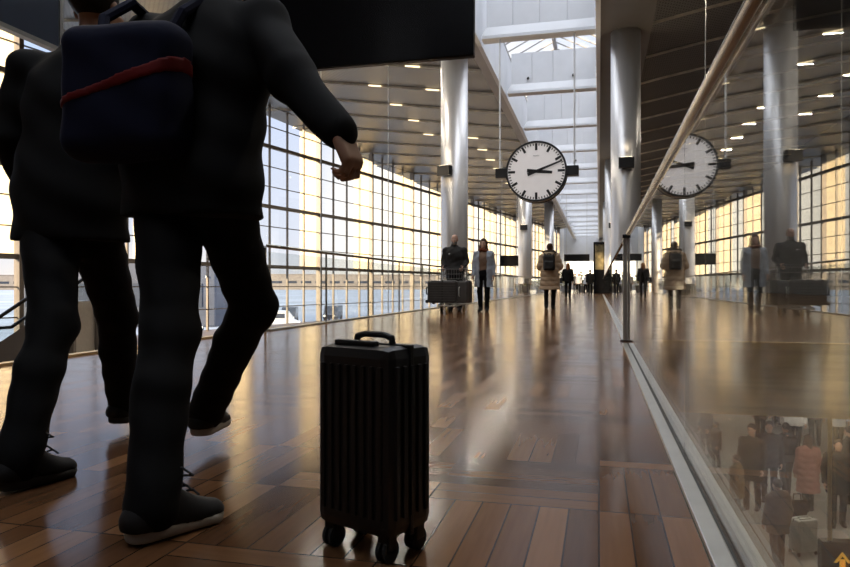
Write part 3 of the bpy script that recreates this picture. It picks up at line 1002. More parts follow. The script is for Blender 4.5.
def stand(h=1.75, stride=0.0, arm=0.0, w=1.0, lean=0.0):
    """joints of a standing or striding figure facing +y; x is its right"""
    s = h / 1.75
    J = dict(pelvis=V(0, 0, .96), chest=V(0, .01 + lean * .5, 1.27), neck=V(0, lean - .005, 1.46), head=V(0, lean + .025, 1.625))
    for sd, sg in (('l', -1), ('r', 1)):
        st = stride * (1 if sd == 'r' else -1)
        J['sh' + sd] = V(sg * .185 * w, lean, 1.415); J['el' + sd] = V(sg * .235 * w, lean - .02 - arm * st * .6, 1.13)
        J['wr' + sd] = V(sg * .245 * w, lean + .06 - arm * st * 1.2, .88)
        J['hip' + sd] = V(sg * .092, 0, .90)
        J['kn' + sd] = V(sg * .095, .02 + st * .55 + abs(st) * .12, .485)
        J['an' + sd] = V(sg * .085, -.02 + st, .085 + (max(0, -st) * .25))
        J['toe' + sd] = V(sg * .11, .15 + st, .03 + (0 if st >= 0 else 0))
    for k_ in J: J[k_] = J[k_] * s
    J['s'] = s
    return J


def frame_from(d, up_hint):
    d = unit(d); n = unit(np.asarray(up_hint, float) - d * (np.asarray(up_hint, float) @ d)); sd = np.cross(d, n)
    return d, n, sd


def hand(F, wrist, d, palm_n, thumb, s, res, curl=(18, 35, 40)):
    """palm, four unequal bent fingers and a thumb; palm_n is where the palm looks, thumb the side the thumb leaves from"""
    d = unit(d); n = unit(palm_n - d * (palm_n @ d)); t = unit(thumb - d * (thumb @ d) - n * (thumb @ n))
    R = np.stack([t, d, n], 1)
    F.box(wrist + d * .050 * s, V(.041, .052, .015) * s, R, .013 * s, k=.012)
    rmin = res * .62
    for i, (L, r) in enumerate(((.072, .0088), (.082, .0090), (.076, .0087), (.058, .0078))):
        p = wrist + (d * .094 + t * (.030 - .0205 * i)) * s
        a = 0
        for seg, c in zip((.45, .32, .25), curl):
            a += math.radians(c)
            q = p + unit(d * math.cos(a) + n * math.sin(a) + t * (.08 - .055 * i)) * L * seg * s
            F.cap(p, q, max(r * s, rmin), max(r * s * .92, rmin), k=.005)
            p = q
    p = wrist + (d * .022 + t * .030) * s
    q = p + unit(d * .62 + t * .62 + n * .35) * .046 * s
    F.cap(p, q, max(.0135 * s, rmin), max(.0105 * s, rmin), k=.012)
    F.cap(q, q + unit(d * .85 + t * .25 + n * .45) * .034 * s, max(.0105 * s, rmin), max(.009 * s, rmin), k=.006)


def Rz(a): return np.array([[math.cos(a), -math.sin(a), 0], [math.sin(a), math.cos(a), 0], [0, 0, 1]])


def figure(name, label, loc, rz, J, o, res=.014, group=None, cat='person'):
    """o: outfit. One continuous body; hair and clothes are its children's meshes"""
    s = J['s']
    root = empty(name, loc, rz, label, cat, group)
    pts = np.stack([J[k_] for k_ in J if k_ != 's'])
    lo = pts.min(0) - V(.2, .22, .12); hi = pts.max(0) + V(.2, .22, .20)
    lo[2] = max(lo[2], -.02)
    face_yaw = o.get('head_yaw', 0.0)
    across = unit(J['shr'] - J['shl']); across[2] = 0; across = unit(across)
    fwd = np.cross(V(0, 0, 1), across)
    hr = Rz(face_yaw) @ np.stack([across, fwd, V(0, 0, 1)], 1)
    H = lambda x, y, z: J['head'] + hr @ (V(x, y, z) * s)
    # ---------------- body
    F = Field(lo, hi, res)
    F.ell(J['pelvis'], V(.150, .105, .125) * s, hr, k=.04)
    F.cap(J['pelvis'] + V(0, 0, .05) * s, J['chest'], .125 * s, .135 * s, k=.05, flat=fwd, f=.72)
    F.ell(J['chest'], V(.155, .105, .17) * s, hr, k=.05)
    for sd in 'lr': F.cap(J['neck'] - V(0, 0, .065) * s, J['sh' + sd] - V(0, 0, .04) * s, .046 * s, .044 * s, k=.04)
    F.cap(J['neck'] - V(0, 0, .05) * s, J['head'] - V(0, .005, .03) * s, .054 * s, .050 * s, k=.03)
    for sd in 'lr':
        F.cap(J['sh' + sd] - V(0, 0, .04) * s, J['el' + sd], .044 * s, .038 * s, k=.03)
        F.cap(J['el' + sd], J['wr' + sd], .039 * s, .026 * s, k=.02)
        sg = -1 if sd == 'l' else 1
        dd = J['wr' + sd] - J['el' + sd]
        hd = o.get('hand_dir' + sd, dd)
        hand(F, J['wr' + sd], hd, o.get('palm' + sd, -across * sg), o.get('thumb' + sd, fwd), s, res, o.get('curl', (18, 35, 40)))
        F.cap(J['hip' + sd], J['kn' + sd], .080 * s, .052 * s, k=.04)
        mid = J['kn' + sd] * .68 + J['an' + sd] * .32 - fwd * .012 * s
        F.cap(J['kn' + sd], mid, .050 * s, .052 * s, k=.03)
        F.cap(mid, J['an' + sd], .051 * s, .034 * s, k=.02)
        F.cap(J['an' + sd] - V(0, 0, .03) * s, J['an' + sd] * .55 + J['toe' + sd] * .45 - V(0, 0, .01) * s, .032 * s, .022 * s, k=.02)
    # head: skull, jaw, brow, eye sockets, nose, lips, ears
    F.ell(H(0, -.010, .035), V(.074, .094, .092) * s, hr, k=.02)
    F.ell(H(0, .030, -.050), V(.055, .060, .062) * s, hr, k=.035)
    F.ell(H(0, .062, -.088), V(.026, .022, .020) * s, hr, k=.02)
    F.ell(H(0, .070, .038), V(.052, .018, .012) * s, hr, k=.02)
    for sx in (-1, 1):
        F.ell(H(sx * .031, .094, .014), V(.017, .012, .009) * s, hr, k=.008, op='s')
        F.ell(H(sx * .046, .062, -.022), V(.022, .022, .020) * s, hr, k=.02)
        F.ell(H(sx * .076, -.006, .000), V(.010, .022, .032) * s, hr, k=.006)
    F.cap(H(0, .086, .022), H(0, .110, -.022), .009 * s, .014 * s, k=.012)
    F.ell(H(0, .084, -.056), V(.024, .012, .009) * s, hr, k=.008)
    F.mesh('body', o.get('skin', SKIN), root)
    for sx in (-1, 1):
        bm = bmesh.new(); ball(bm, H(sx * .031, .0755, .012), .0105 * s, 12); ey = link('eye', bm, EYEW, root, smooth=True)
        bm = bmesh.new(); ball(bm, H(sx * .031, .0815, .012), .0055 * s, 8); link('iris', bm, EYE, ey, smooth=True)
    # ---------------- hair
    if o.get('hair'):
        F = Field(H(0, 0, 0) - .36 * s, H(0, 0, 0) + .24 * s, res)
        st = o.get('hairstyle', 'short')
        F.ell(H(0, -.018, .045), V(.084, .099, .096) * s, hr, k=.02)
        if st == 'long':
            for sx in (-1, 1):
                F.cap(H(sx * .062, -.02, .0), H(sx * .085, .015, -.24), .040 * s, .036 * s, k=.04)
            F.cap(H(0, -.06, 0), H(0, -.085, -.26), .075 * s, .055 * s, k=.04)
        elif st == 'bun':
            F.ell(H(0, -.075, .075), V(.052, .05, .05) * s, hr, k=.02)
            F.cap(H(0, -.05, .0), H(0, -.045, -.06), .060 * s, .045 * s, k=.03)
        elif st == 'cap':
            F.cap(H(0, .05, .055), H(0, .13, .05), .06 * s, .05 * s, k=.02, flat=V(0, 0, 1), f=.25)
        F.ell(H(0, .105, -.045), V(.068, .10, .105) * s, hr, k=.015, op='s')
        if st in ('short', 'cap'): F.cut(H(0, 0, -.02), V(0, .5, -1))
        F.folds(.003, 60, 1.0)
        F.mesh('hair', o['hair'], root)
    if o.get('beard'):
        F = Field(H(0, 0, -.06) - .16, H(0, 0, -.06) + .16, min(res, .009))
        F.ell(H(0, .032, -.062), V(.061, .066, .062) * s, hr, k=.02)
        F.ell(H(0, .064, -.090), V(.032, .028, .026) * s, hr, k=.02)
        F.ell(H(0, .105, -.050), V(.026, .03, .014) * s, hr, k=.01, op='s')
        F.cut(H(0, .03, -.036), V(0, 0, 1)); F.cut(H(0, -.012, 0), hr @ V(0, -1, 0))
        F.folds(.002, 120, 0)
        F.mesh('beard', o['beard'], root)
    if o.get('patch'):
        bm = bmesh.new(); box(bm, o['patch'][0], o['patch'][1], bev=.003); link('chest_patch', bm, o['patch'][2], root)
    # ---------------- trousers / leggings
    if o.get('trousers'):
        g = o.get('leg_ease', 1.0)
        F = Field(lo, V(hi[0], hi[1], J['pelvis'][2] + .2), res)
        F.ell(J['pelvis'] - V(0, 0, .01), V(.165, .125, .14) * s, hr, k=.04)
        for sd in 'lr':
            F.cap(J['hip' + sd], J['kn' + sd], .096 * s * (.6 + .4 * g), .064 * s * g, k=.04)
            mid = J['kn' + sd] * .66 + J['an' + sd] * .34 - fwd * .012 * s
            F.cap(J['kn' + sd], mid, .063 * s * g, .062 * s * g, k=.03)
            F.cap(mid, J['an' + sd] - V(0, 0, .015) * s, .062 * s * g, .056 * s * g, k=.02)
        F.cut(J['pelvis'] + V(0, 0, .12) * s, V(0, 0, 1))
        F.folds(.0032 * g, 46, .3)
        F.mesh('trousers', o['trousers'], root)
    # ---------------- shoes
    if o.get('shoes'):
        for sd in 'lr':
            an, toe = J['an' + sd], J['toe' + sd]
            d = unit(toe - an * V(1, 1, 0) - V(0, 0, 1) * toe[2]); d = unit(V(d[0], d[1], (toe[2] - an[2] + .055 * s) / .17))
            up = unit(V(0, 0, 1) - d * d[2]); sdv = np.cross(d, up)
            ln = o.get('shoe_len', .225)
            heel = an - up * .052 * s - d * .035 * s; tip = heel + d * (ln - .04) * s
            F = Field(np.minimum(np.minimum(heel, tip), an) - .09, np.maximum(np.maximum(heel, tip), an) + .12, min(res, .010))
            sh = o.get('boot', .02)
            F.cap(heel + up * .012 * s, tip - up * .010 * s, .040 * s, .037 * s, k=.02, flat=sdv, f=1.08)
            F.cap(heel + up * .02 * s + d * .020 * s, an + up * sh * s, .040 * s, .043 * s, k=.03)
            F.cap(an + up * .0 + d * .03 * s, tip - d * .05 * s, .040 * s, .034 * s, k=.03)
            so = heel * .5 + tip * .5 - up * .012 * s
            F.cut(so + up * .004, -up)
            shoe = F.mesh('shoe', o['shoes'], root)
            R = np.stack([sdv, d, up], 1)
            F = Field(so - .2, so + .2, min(res, .008))
            F.cap(so - d * (ln / 2 - .035) * s, so + d * (ln / 2 - .030) * s, .043 * s, .044 * s, k=.0, flat=sdv, f=.98)
            F.cut(so + up * .010 * s, unit(up + d * .04)); F.cut(so - up * .021 * s, -up)
            F.mesh('sole', o.get('sole', o['shoes']), shoe)
            if o.get('laces') is not None:
                bm = bmesh.new()
                tp = an + d * .055 * s + up * .030 * s
                for q in range(4):
                    c = tp + d * (.018 * q) * s - up * (.014 * q) * s + up * .010
                    polytube(bm, [c - sdv * .026 * s, c + up * .008, c + sdv * .026 * s], .003, 6)
                for q in (-1, 1):
                    c = tp + up * .022 - d * .01
                    polytube(bm, [c, c + sdv * q * .03 + up * .022 + d * .012, c + sdv * q * .05 + up * .004 + d * .03, c + sdv * q * .02 + d * .02], .003, 6)
                link('laces', bm, o['laces'], shoe)
    # ---------------- top / coat
    if o.get('coat'):
        e = o.get('ease', 1.0)
        hem = o.get('hem', .80) * s
        F = Field(V(lo[0] - .06, lo[1] - .06, hem - .04), V(hi[0] + .06, hi[1] + .06, J['neck'][2] + .14), res)
        pz = J['pelvis'].copy(); hz = pz.copy(); hz[2] = min(hem - .1, pz[2] - .1)
        F.cap(J['chest'] + V(0, 0, .02), pz, .180 * s * e, .185 * s * e, k=.05, flat=fwd, f=.72)
        F.cap(pz, hz, .185 * s * e, .185 * s * e * o.get('flare', 1.05), k=.04, flat=fwd, f=.76)
        F.ell(J['chest'] + V(0, 0, .0) * s, V(.172, .138, .14) * s * e, hr, k=.05)
        for sd in 'lr':
            F.cap(J['neck'] - V(0, 0, .055) * s, J['sh' + sd] - V(0, 0, .03) * s, .058 * s * e, .060 * s * e, k=.04)
            F.cap(J['sh' + sd] - V(0, 0, .025) * s, J['el' + sd], .066 * s * e, .058 * s * e, k=.04)
            F.cap(J['el' + sd], J['wr' + sd], .058 * s * e, .041 * s * e, k=.02)
        F.cap(J['neck'] - V(0, 0, .02) * s, J['neck'] + V(0, .01, .05) * s, .085 * s, .078 * s, k=.03)
        F.cap(J['neck'], J['neck'] + V(0, .015, .2) * s, .064 * s, .070 * s, k=.01, op='s')
        if o.get('open'):
            c = J['chest'].copy(); w = o['open']
            F.box(V(c[0], c[1] + .16, (hem + J['neck'][2]) / 2 - .05) , V(w, .15, (J['neck'][2] - hem) / 2 + .12), hr, .02, k=.02, op='s')
        F.cut(V(0, 0, hem), V(0, 0, -1))
        if o.get('quilt'): F.quilt(.014, o['quilt'])
        F.folds(o.get('fold', .006), 30, 2.0)
        F.mesh('coat', o['coat'], root)
        if o.get('band'):      # lighter hem band
            pass
    if o.get('inner'):
        F = Field(V(lo[0], lo[1], .7 * s), V(hi[0], hi[1], J['neck'][2] + .1), res)
        F.cap(J['chest'] + V(0, 0, .02), J['pelvis'], .158 * s, .160 * s, k=.05, flat=fwd, f=.72)
        F.ell(J['chest'], V(.165, .118, .18) * s, hr, k=.05)
        F.cut(J['pelvis'] - V(0, 0, .10) * s, V(0, 0, -1))
        F.folds(.005, 34, 1.0)
        F.mesh('sweater', o['inner'], root)
    if o.get('scarf'):
        F = Field(J['neck'] - .25, J['neck'] + .25, res)
        for q in range(14):
            a, b2 = 2 * PI * q / 14, 2 * PI * (q + 1) / 14
            f_ = lambda t: J['neck'] + across * math.cos(t) * .085 * s + fwd * math.sin(t) * .080 * s + V(0, 0, .02 + .012 * math.sin(2 * t)) * s
            F.cap(f_(a), f_(b2), .036 * s, .036 * s, k=.02)
        F.folds(.004, 70, 0)
        F.mesh('scarf', o['scarf'], root)
    if o.get('hood'):
        F = Field(J['neck'] - .3, J['neck'] + .3, res)
        for q in range(13):
            t0, t1 = PI * (1.0 + q / 13 * 1.0) - .25, PI * (1.0 + (q + 1) / 13) + .25
            g_ = lambda t: J['neck'] + across * math.cos(t) * .12 * s + fwd * (math.sin(t) * .10 - .02) * s + V(0, 0, .00 + .03 * abs(math.sin(t))) * s
            F.cap(g_(t0), g_(t1), .060 * s, .060 * s, k=.03)
        F.folds(.004, 80, 0)
        F.mesh('hood', o['hood'], root)
        if o.get('fur'):
            F = Field(J['neck'] - .3, J['neck'] + .3, res)
            for q in range(13):
                t0, t1 = PI * (1.0 + q / 13 * 1.0) - .2, PI * (1.0 + (q + 1) / 13) + .2
                g_ = lambda t: J['neck'] + across * math.cos(t) * .155 * s + fwd * (math.sin(t) * .10 - .06) * s + V(0, 0, .055 + .03 * abs(math.sin(t))) * s
                F.cap(g_(t0), g_(t1), .024 * s, .024 * s, k=.02)
            F.folds(.008, 140, 0)
            F.mesh('fur_trim', o['fur'], root)
    return root

# ================================================================== PEOPLE AND THEIR LUGGAGE
C = lambda n, c, r=.8, v=.12, sc=14: mat(n, c, r, 0, v, sc, spec=.18)
blk = C('black_cloth', (0.005, 0.005, 0.0055)); blk2 = C('black_trousers', (0.004, 0.004, 0.0045)); navy = C('navy_cloth', (0.005, 0.007, 0.026))
char = C('charcoal_cloth', (0.030, 0.029, 0.028)); beige = C('beige_puffer', (0.40, 0.29, 0.19)); beige2 = C('beige_hood', (0.48, 0.37, 0.25))
fur = C('brown_fur', (0.06, 0.04, 0.028), .95, .5, 60); bluegrey = C('blue_grey_coat', (0.34, 0.38, 0.44)); brownknit = C('brown_knit', (0.20, 0.13, 0.09))
pink = C('pink_puffer', (0.36, 0.19, 0.165)); tan = C('tan_jacket', (0.20, 0.135, 0.08)); olive = C('olive_coat', (0.040, 0.032, 0.022)); rust = C('rust_scarf', (0.16, 0.045, 0.02))
whitecl = C('white_shirt', (0.65, 0.66, 0.68)); grey = C('grey_coat', (0.06, 0.06, 0.066))
hair_b = C('brown_hair', (0.055, 0.026, 0.014), .5, .3, 40); hair_d = C('dark_hair', (0.018, 0.012, 0.010), .5, .3, 40); hair_g = C('auburn_hair', (0.17, 0.065, 0.02), .5, .3, 40)
hair_w = C('grey_hair', (0.20, 0.19, 0.18), .6, .3, 40)
shoe_b = C('black_shoe', (0.016, 0.015, 0.015), .55); sole_w = C('white_sole', (0.42, 0.38, 0.33), .6); sole_d = C('dark_sole', (0.05, 0.048, 0.045), .6)
lace = C('shoe_lace', (0.05, 0.05, 0.05), .8); red = C('red_stripe', (0.13, 0.007, 0.007), .6); patch = C('white_patch', (0.6, 0.6, 0.6), .7)

MT['wire'] = mat('wire_dark', (0.12, 0.115, 0.11), 0.4, 0.7, 0.05, 10)
# ---- the walker in the foreground, striding away, right arm out to the suitcase
B = V(-1.16, 1.77, 0)
W = lambda x, y, z: V(x, y, z) - B
JA = dict(pelvis=W(-1.16, 1.77, .93), chest=W(-1.155, 1.83, 1.24), neck=W(-1.15, 1.88, 1.45), head=W(-1.15, 1.92, 1.62),
          shl=W(-1.37, 1.86, 1.40), shr=W(-.96, 1.84, 1.40), ell=W(-1.485, 1.82, 1.13), wrl=W(-1.42, 1.98, .96),
          elr=W(-.825, 1.735, 1.175), wrr=W(-.648, 1.645, 1.00),
          hipl=W(-1.235, 1.76, .88), hipr=W(-1.085, 1.78, .88), knl=W(-1.105, 1.585, .47), anl=W(-1.025, 1.40, .090),
          knr=W(-1.10, 2.03, .53), anr=W(-1.385, 2.19, .150), toel=W(-.945, 1.585, .03), toer=W(-1.42, 2.38, .09), s=1.0)
figure('person', 'person in black striding away in the foreground, right arm held out above the suitcase', tuple(B), 0, JA,
       dict(hair=hair_d, trousers=blk2, shoes=shoe_b, sole=sole_w, laces=lace, coat=blk, hem=.80, ease=1.12, leg_ease=1.12, shoe_len=.235, fold=.007, skin=SKIN2,
            palmr=V(-.7, .2, -.6), thumbr=V(.3, .9, -.2), hand_dirr=V(.14, -.03, -.30), curl=(48, 62, 50)), res=.0085)
# ---- the second walker, at the left edge
B = V(-1.85, 2.0, 0)
JB = dict(pelvis=W(-1.86, 2.02, .93), chest=W(-1.87, 2.07, 1.24), neck=W(-1.875, 2.12, 1.46), head=W(-1.87, 2.16, 1.63),
          shl=W(-2.07, 2.06, 1.41), shr=W(-1.68, 2.09, 1.41), ell=W(-2.13, 2.03, 1.13), wrl=W(-2.14, 2.10, .88),
          elr=W(-1.63, 2.06, 1.14), wrr=W(-1.64, 2.24, 1.0),
          hipl=W(-1.935, 2.0, .88), hipr=W(-1.785, 2.02, .88), knl=W(-1.765, 1.84, .47), anl=W(-1.715, 1.65, .090),
          knr=W(-1.86, 2.26, .48), anr=W(-1.955, 2.42, .12), toel=W(-1.665, 1.86, .03), toer=W(-1.93, 2.60, .05), s=1.0)
for _k in JB:
    if _k != 's': JB[_k] = JB[_k] + V(.05, 0, 0)
JB['ell'] = W(-2.085, 2.03, 1.14); JB['wrl'] = W(-2.06, 2.12, .91); JB['shl'] = W(-2.025, 2.06, 1.42)
figure('person', 'person in dark clothes walking away at the left edge, behind the foreground walker', tuple(B), 0, JB,
       dict(hair=hair_d, trousers=blk2, shoes=shoe_b, sole=sole_d, laces=lace, coat=blk, hem=.76, ease=1.05, leg_ease=1.1, skin=SKIN2), res=.0095)

# navy backpack with a slanting red stripe on the foreground walker's back
root = empty('backpack', (-1.245, 1.595, 1.125), math.radians(4), 'navy backpack with a slanting red stripe on the foreground walker', 'backpack')
F = Field(V(-.28, -.2, -.25), V(.28, .2, .25), .009)
F.box(V(0, 0, 0), V(.180, .070, .185), None, .06, k=0); F.folds(.004, 30, 1)
F.mesh('main_compartment', navy, root)
F = Field(V(-.28, -.2, -.25), V(.28, .2, .25), .007)
F.box(V(0, -.003, 0), V(.183, .071, .18), None, .06, k=0); F.folds(.004, 30, 1); F.cut(V(0, 0, .026), V(-.30, 0, 1)); F.cut(V(0, 0, -.004), V(.24, 0, -1))
F.mesh('stripe', red, root)
for sx in (-1, 1):
    bm = bmesh.new(); polytube(bm, [(sx * .10, .03, .15), (sx * .12, .07, .24), (.02 + sx * .12, .17, .322), (.03 + sx * .125, .29, .30)], .016, 8); link('shoulder_strap', bm, navy, root)

# ---- the small black suitcase in the foreground
case_m = mat('suitcase_shell', (0.010, 0.0095, 0.0095), 0.40, 0, 0.1, 10)
case_d = mat('suitcase_trim', (0.010, 0.010, 0.010), 0.5, 0, 0.1, 10)


def suitcase(label, loc, rz, w, d, h, m, zb=.05, ribs=7, group=None, handle=True, lie=False, wheel_m=None, rib_out=.006):
    root = empty('suitcase', loc, rz, label, 'suitcase', group)
    bm = bmesh.new()
    box(bm, (0, 0, zb + h / 2), (w, d, h), bev=min(w, d, h) * .16)
    link('shell', bm, m, root, smooth=False)
    for s in (-1, 1):
        for i in range(ribs):
            x = -w / 2 * .78 + w * .78 * i / (ribs - 1)
            bm = bmesh.new(); box(bm, (x, s * (d / 2 + rib_out / 2 - .002), zb + h / 2), (w / ribs * .42, rib_out + .004, h * .80), bev=.0025); link('rib', bm, m, root)
        n2 = max(3, int(ribs * d / w))
        for i in range(n2):
            y = -d / 2 * .66 + d * .66 * i / (n2 - 1)
            bm = bmesh.new(); box(bm, (s * (w / 2 + rib_out / 2 - .002), y, zb + h / 2), (rib_out + .004, d / n2 * .40, h * .80), bev=.0025); link('rib', bm, m, root)
    bm = bmesh.new(); box(bm, (0, 0, zb + h / 2), (w + .006, .012, h + .006), bev=.003); link('zip', bm, case_d, root)
    if handle:
        bm = bmesh.new()
        hw = w * .26
        pts = [(-hw, 0, zb + h - .01), (-hw * .92, 0, zb + h + .016), (-hw * .5, 0, zb + h + .022), (hw * .5, 0, zb + h + .022), (hw * .92, 0, zb + h + .016), (hw, 0, zb + h - .01)]
        polytube(bm, pts, .0075, 10); link('carry_handle', bm, case_d, root)
        bm = bmesh.new(); box(bm, (-w * .06, -d * .30, zb + h + .004), (w * .56, .020, .014), bev=.005); link('trolley_handle', bm, case_d, root)
    wr = zb * .46
    for sx in (-1, 1):
        for sy in (-1, 1):
            bm = bmesh.new()
            cx, cy = sx * (w / 2 - .028), sy * (d / 2 - .028)
            for q in (-1, 1): tube(bm, (cx + q * .004, cy, wr), (cx + q * .013, cy, wr), wr, seg=16)
            wh = link('wheel', bm, wheel_m or MT['rubber'], root)
            bm = bmesh.new(); box(bm, (cx, cy, zb * .62 + .014), (.032, .030, zb * .5 + .02), bev=.004); link('caster_fork', bm, case_d, wh)
    return root


# near corner and two visible faces as in the photo
nc = V(-.463, 1.373)        # near bottom corner
SC = suitcase('small black ribbed cabin suitcase on four wheels in the foreground', (-.501, 1.488, 0), math.radians(-22.9), .218, .155, .412, case_m, zb=.055, ribs=8)

# ---- man pushing a luggage trolley
JM = stand(1.80, 0.10, 0, 1.12)
for sd, sg in (('l', -1), ('r', 1)):
    JM['el' + sd] = V(sg * .275, -.03, 1.16); JM['wr' + sd] = V(sg * .24, .21, 1.03)
figure('person', 'bald man in a dark jacket pushing the luggage trolley', (-3.26, 15.55, 0), PI, JM,
       dict(trousers=char, shoes=shoe_b, coat=char, hem=.84, ease=1.12, leg_ease=1.1, skin=SKIN, beard=hair_w, patch=(V(.085, .150, 1.345), (.055, .030, .022), patch)), res=.0125)
root = empty('luggage_trolley', (-3.22, 14.95, 0), PI, 'steel airport luggage trolley pushed by the bald man', 'trolley')
bm = bmesh.new()
polytube(bm, [(-.30, -.34, 1.02), (.30, -.34, 1.02)], .018, 12); link('push_bar', bm, MT['black'], root)
bm = bmesh.new()
for s in (-1, 1):
    polytube(bm, [(s * .30, -.34, 1.02), (s * .29, -.28, .70), (s * .28, -.16, .20), (s * .20, .45, .16)], .016, 10)
polytube(bm, [(-.20, .45, .16), (.20, .45, .16)], .016, 10); polytube(bm, [(-.28, -.16, .20), (.28, -.16, .20)], .016, 10)
for i in range(4): tube(bm, (-.21 + .14 * i, -.16, .20), (-.15 + .10 * i, .45, .16), .010, seg=8)
link('frame', bm, MT['alu'], root)
bm = bmesh.new()
x0, x1, y0_, y1_, z0_, z1_ = -.30, .30, -.30, -.06, .76, .98
for z in (z0_, (z0_ + z1_) / 2, z1_):
    polytube(bm, [(x0, y0_, z), (x1, y0_, z), (x1, y1_, z), (x0, y1_, z), (x0, y0_, z)], .008, 6)
for i in range(11):
    x = x0 + .06 * i; polytube(bm, [(x, y0_, z1_), (x, y0_, z0_), (x, y1_, z0_), (x, y1_, z1_)], .0045, 6)
link('basket', bm, MT['wire'], root)
for (x, y) in ((-.26, -.18), (.26, -.18), (0, .42)):
    bm = bmesh.new(); tube(bm, (x - .02, y, .075), (x + .02, y, .075), .075, seg=18); wh = link('wheel', bm, MT['tanpaint'] if x <= 0 else MT['rubber'], root)
    bm = bmesh.new(); box(bm, (x, y, .135), (.06, .07, .09), bev=.01); link('caster_fork', bm, MT['alu'], wh)
lug = mat('luggage_dark', (0.045, 0.042, 0.040), 0.45, 0, 0.15, 6)
lug2 = mat('luggage_grey', (0.07, 0.068, 0.065), 0.45, 0, 0.15, 6)
# big case lying on the trolley (ribs run along it)
root = empty('suitcase', (-3.27, 14.80, .215), math.radians(8), 'big dark ribbed suitcase lying across the luggage trolley', 'suitcase')
bm = bmesh.new(); box(bm, (-.10, 0, .26), (.66, .44, .50), bev=.06); link('shell', bm, lug, root)
for i in range(8):
    bm = bmesh.new(); box(bm, (-.10, -.222, .07 + .055 * i), (.54, .014, .024), bev=.004); link('rib', bm, lug2, root)
bm = bmesh.new(); box(bm, (-.10, 0, .26), (.03, .45, .51), bev=.01); link('zip', bm, case_d, root)
bm = bmesh.new(); polytube(bm, [(-.44, -.06, .20), (-.465, -.06, .22), (-.465, -.06, .34), (-.44, -.06, .36)], .014, 8); link('carry_handle', bm, case_d, root)
for q in (-.16, .16):
    bm = bmesh.new(); ball(bm, (-.44, q, .045), .04, 10); link('wheel', bm, MT['rubber'], root)
    bm = bmesh.new(); ball(bm, (-.30, q, .012), .03, 10); link('foot', bm, MT['rubber'], root)
root = empty('suitcase', (-2.905, 14.80, .215), math.radians(-10), 'dark upright suitcase at the right end of the luggage trolley', 'suitcase')
bm = bmesh.new(); box(bm, (.03, 0, .255), (.23, .40, .49), bev=.05); link('shell', bm, lug2, root)
bm = bmesh.new(); polytube(bm, [(-.02, -.198, .16), (-.02, -.225, .18), (-.02, -.225, .34), (-.02, -.198, .36)], .013, 8); link('side_handle', bm, MT['alu'], root)
bm = bmesh.new(); box(bm, (.03, 0, .255), (.236, .02, .496), bev=.008); link('zip', bm, case_d, root)
# logo patch on the jacket
# ---- woman in a pale coat beside him
JW = stand(1.69, -0.07, .6, .96)
figure('person', 'woman in an open pale blue-grey coat and rust scarf walking beside the trolley', (-2.58, 15.55, 0), PI, JW,
       dict(hair=hair_b, hairstyle='long', trousers=blk2, leg_ease=.98, shoes=shoe_b, boot=.10, coat=bluegrey, hem=.60, flare=1.22, ease=1.05, open=.085, inner=brownknit, scarf=rust), res=.0125)

# ---- woman in the beige puffer coat, seen from behind
JP = stand(1.70, 0.06, .3, 1.0)
for sd, sg in (('l', -1), ('r', 1)):
    JP['el' + sd] = V(sg * .27, -.02, 1.10); JP['wr' + sd] = V(sg * .20, .20, 1.06)
PP = (-1.24, 17.95, 0)
figure('person', 'woman walking away in a long beige quilted coat with a dark backpack', PP, 0, JP,
       dict(hair=hair_b, hairstyle='bun', trousers=blk2, leg_ease=.98, shoes=shoe_b, boot=.16, coat=beige, hem=.53, flare=1.20, ease=1.22, quilt=.12, hood=beige2, fur=fur), res=.0125)


def backpack(label, loc, rz, m, sc=1.0):
    root = empty('backpack', loc, rz, label, 'backpack')
    F = Field(V(-.25, -.2, -.3) * sc, V(.25, .2, .3) * sc, .012)
    F.box(V(0, 0, 0), V(.15, .075, .20) * sc, None, .055 * sc, k=0)
    F.box(V(0, -.075, -.07) * sc, V(.115, .04, .11) * sc, None, .035 * sc, k=.02)
    F.folds(.004, 30, 0)
    F.mesh('main_compartment', m, root)
    for s in (-1, 1):
        bm = bmesh.new(); polytube(bm, [(s * .09 * sc, .07 * sc, .17 * sc), (s * .12 * sc, .10 * sc, .235 * sc), (s * .125 * sc, .19 * sc, .24 * sc)], .016, 8); link('shoulder_strap', bm, m, root)
    bm = bmesh.new(); polytube(bm, [(-.04, -.02, .19 * sc), (-.03, -.02, .235 * sc), (.03, -.02, .235 * sc), (.04, -.02, .19 * sc)], .009, 8); link('top_loop', bm, m, root)
    return root


backpack('dark backpack worn over the beige quilted coat', (-1.24, 17.70, 1.20), 0, char)

# ---- farther walkers
JD = stand(1.74, 0.09, .6, 1.0)
figure('person', 'auburn-haired person in dark clothes walking away beyond the beige coat', (-1.50, 34.7, 0), 0, JD,
       dict(hair=hair_g, hairstyle='long', trousers=blk2, shoes=shoe_b, coat=blk, hem=.82, ease=1.1), res=.016)
root = empty('shoulder_bag', (-1.83, 34.6, .72), 0, 'dark shoulder bag at the hip of the auburn-haired walker', 'bag')
F = Field(V(-.2, -.25, -.05), V(.2, .25, .35), .014); F.box(V(0, 0, .15), V(.06, .16, .14), None, .04, k=0); F.mesh('bag_body', char, root)
bm = bmesh.new(); polytube(bm, [(0, -.10, .27), (.07, -.05, .62), (.10, .02, .72), (.07, .08, .62), (0, .10, .27)], .012, 6); link('strap', bm, char, root)
JF = stand(1.78, -0.06, .4, 1.0)
figure('person', 'person in a black coat walking away beside the far display pillar', (-.62, 50.5, 0), 0, JF,
       dict(hair=hair_d, trousers=blk2, shoes=shoe_b, coat=blk, hem=.70, ease=1.1), res=.018)
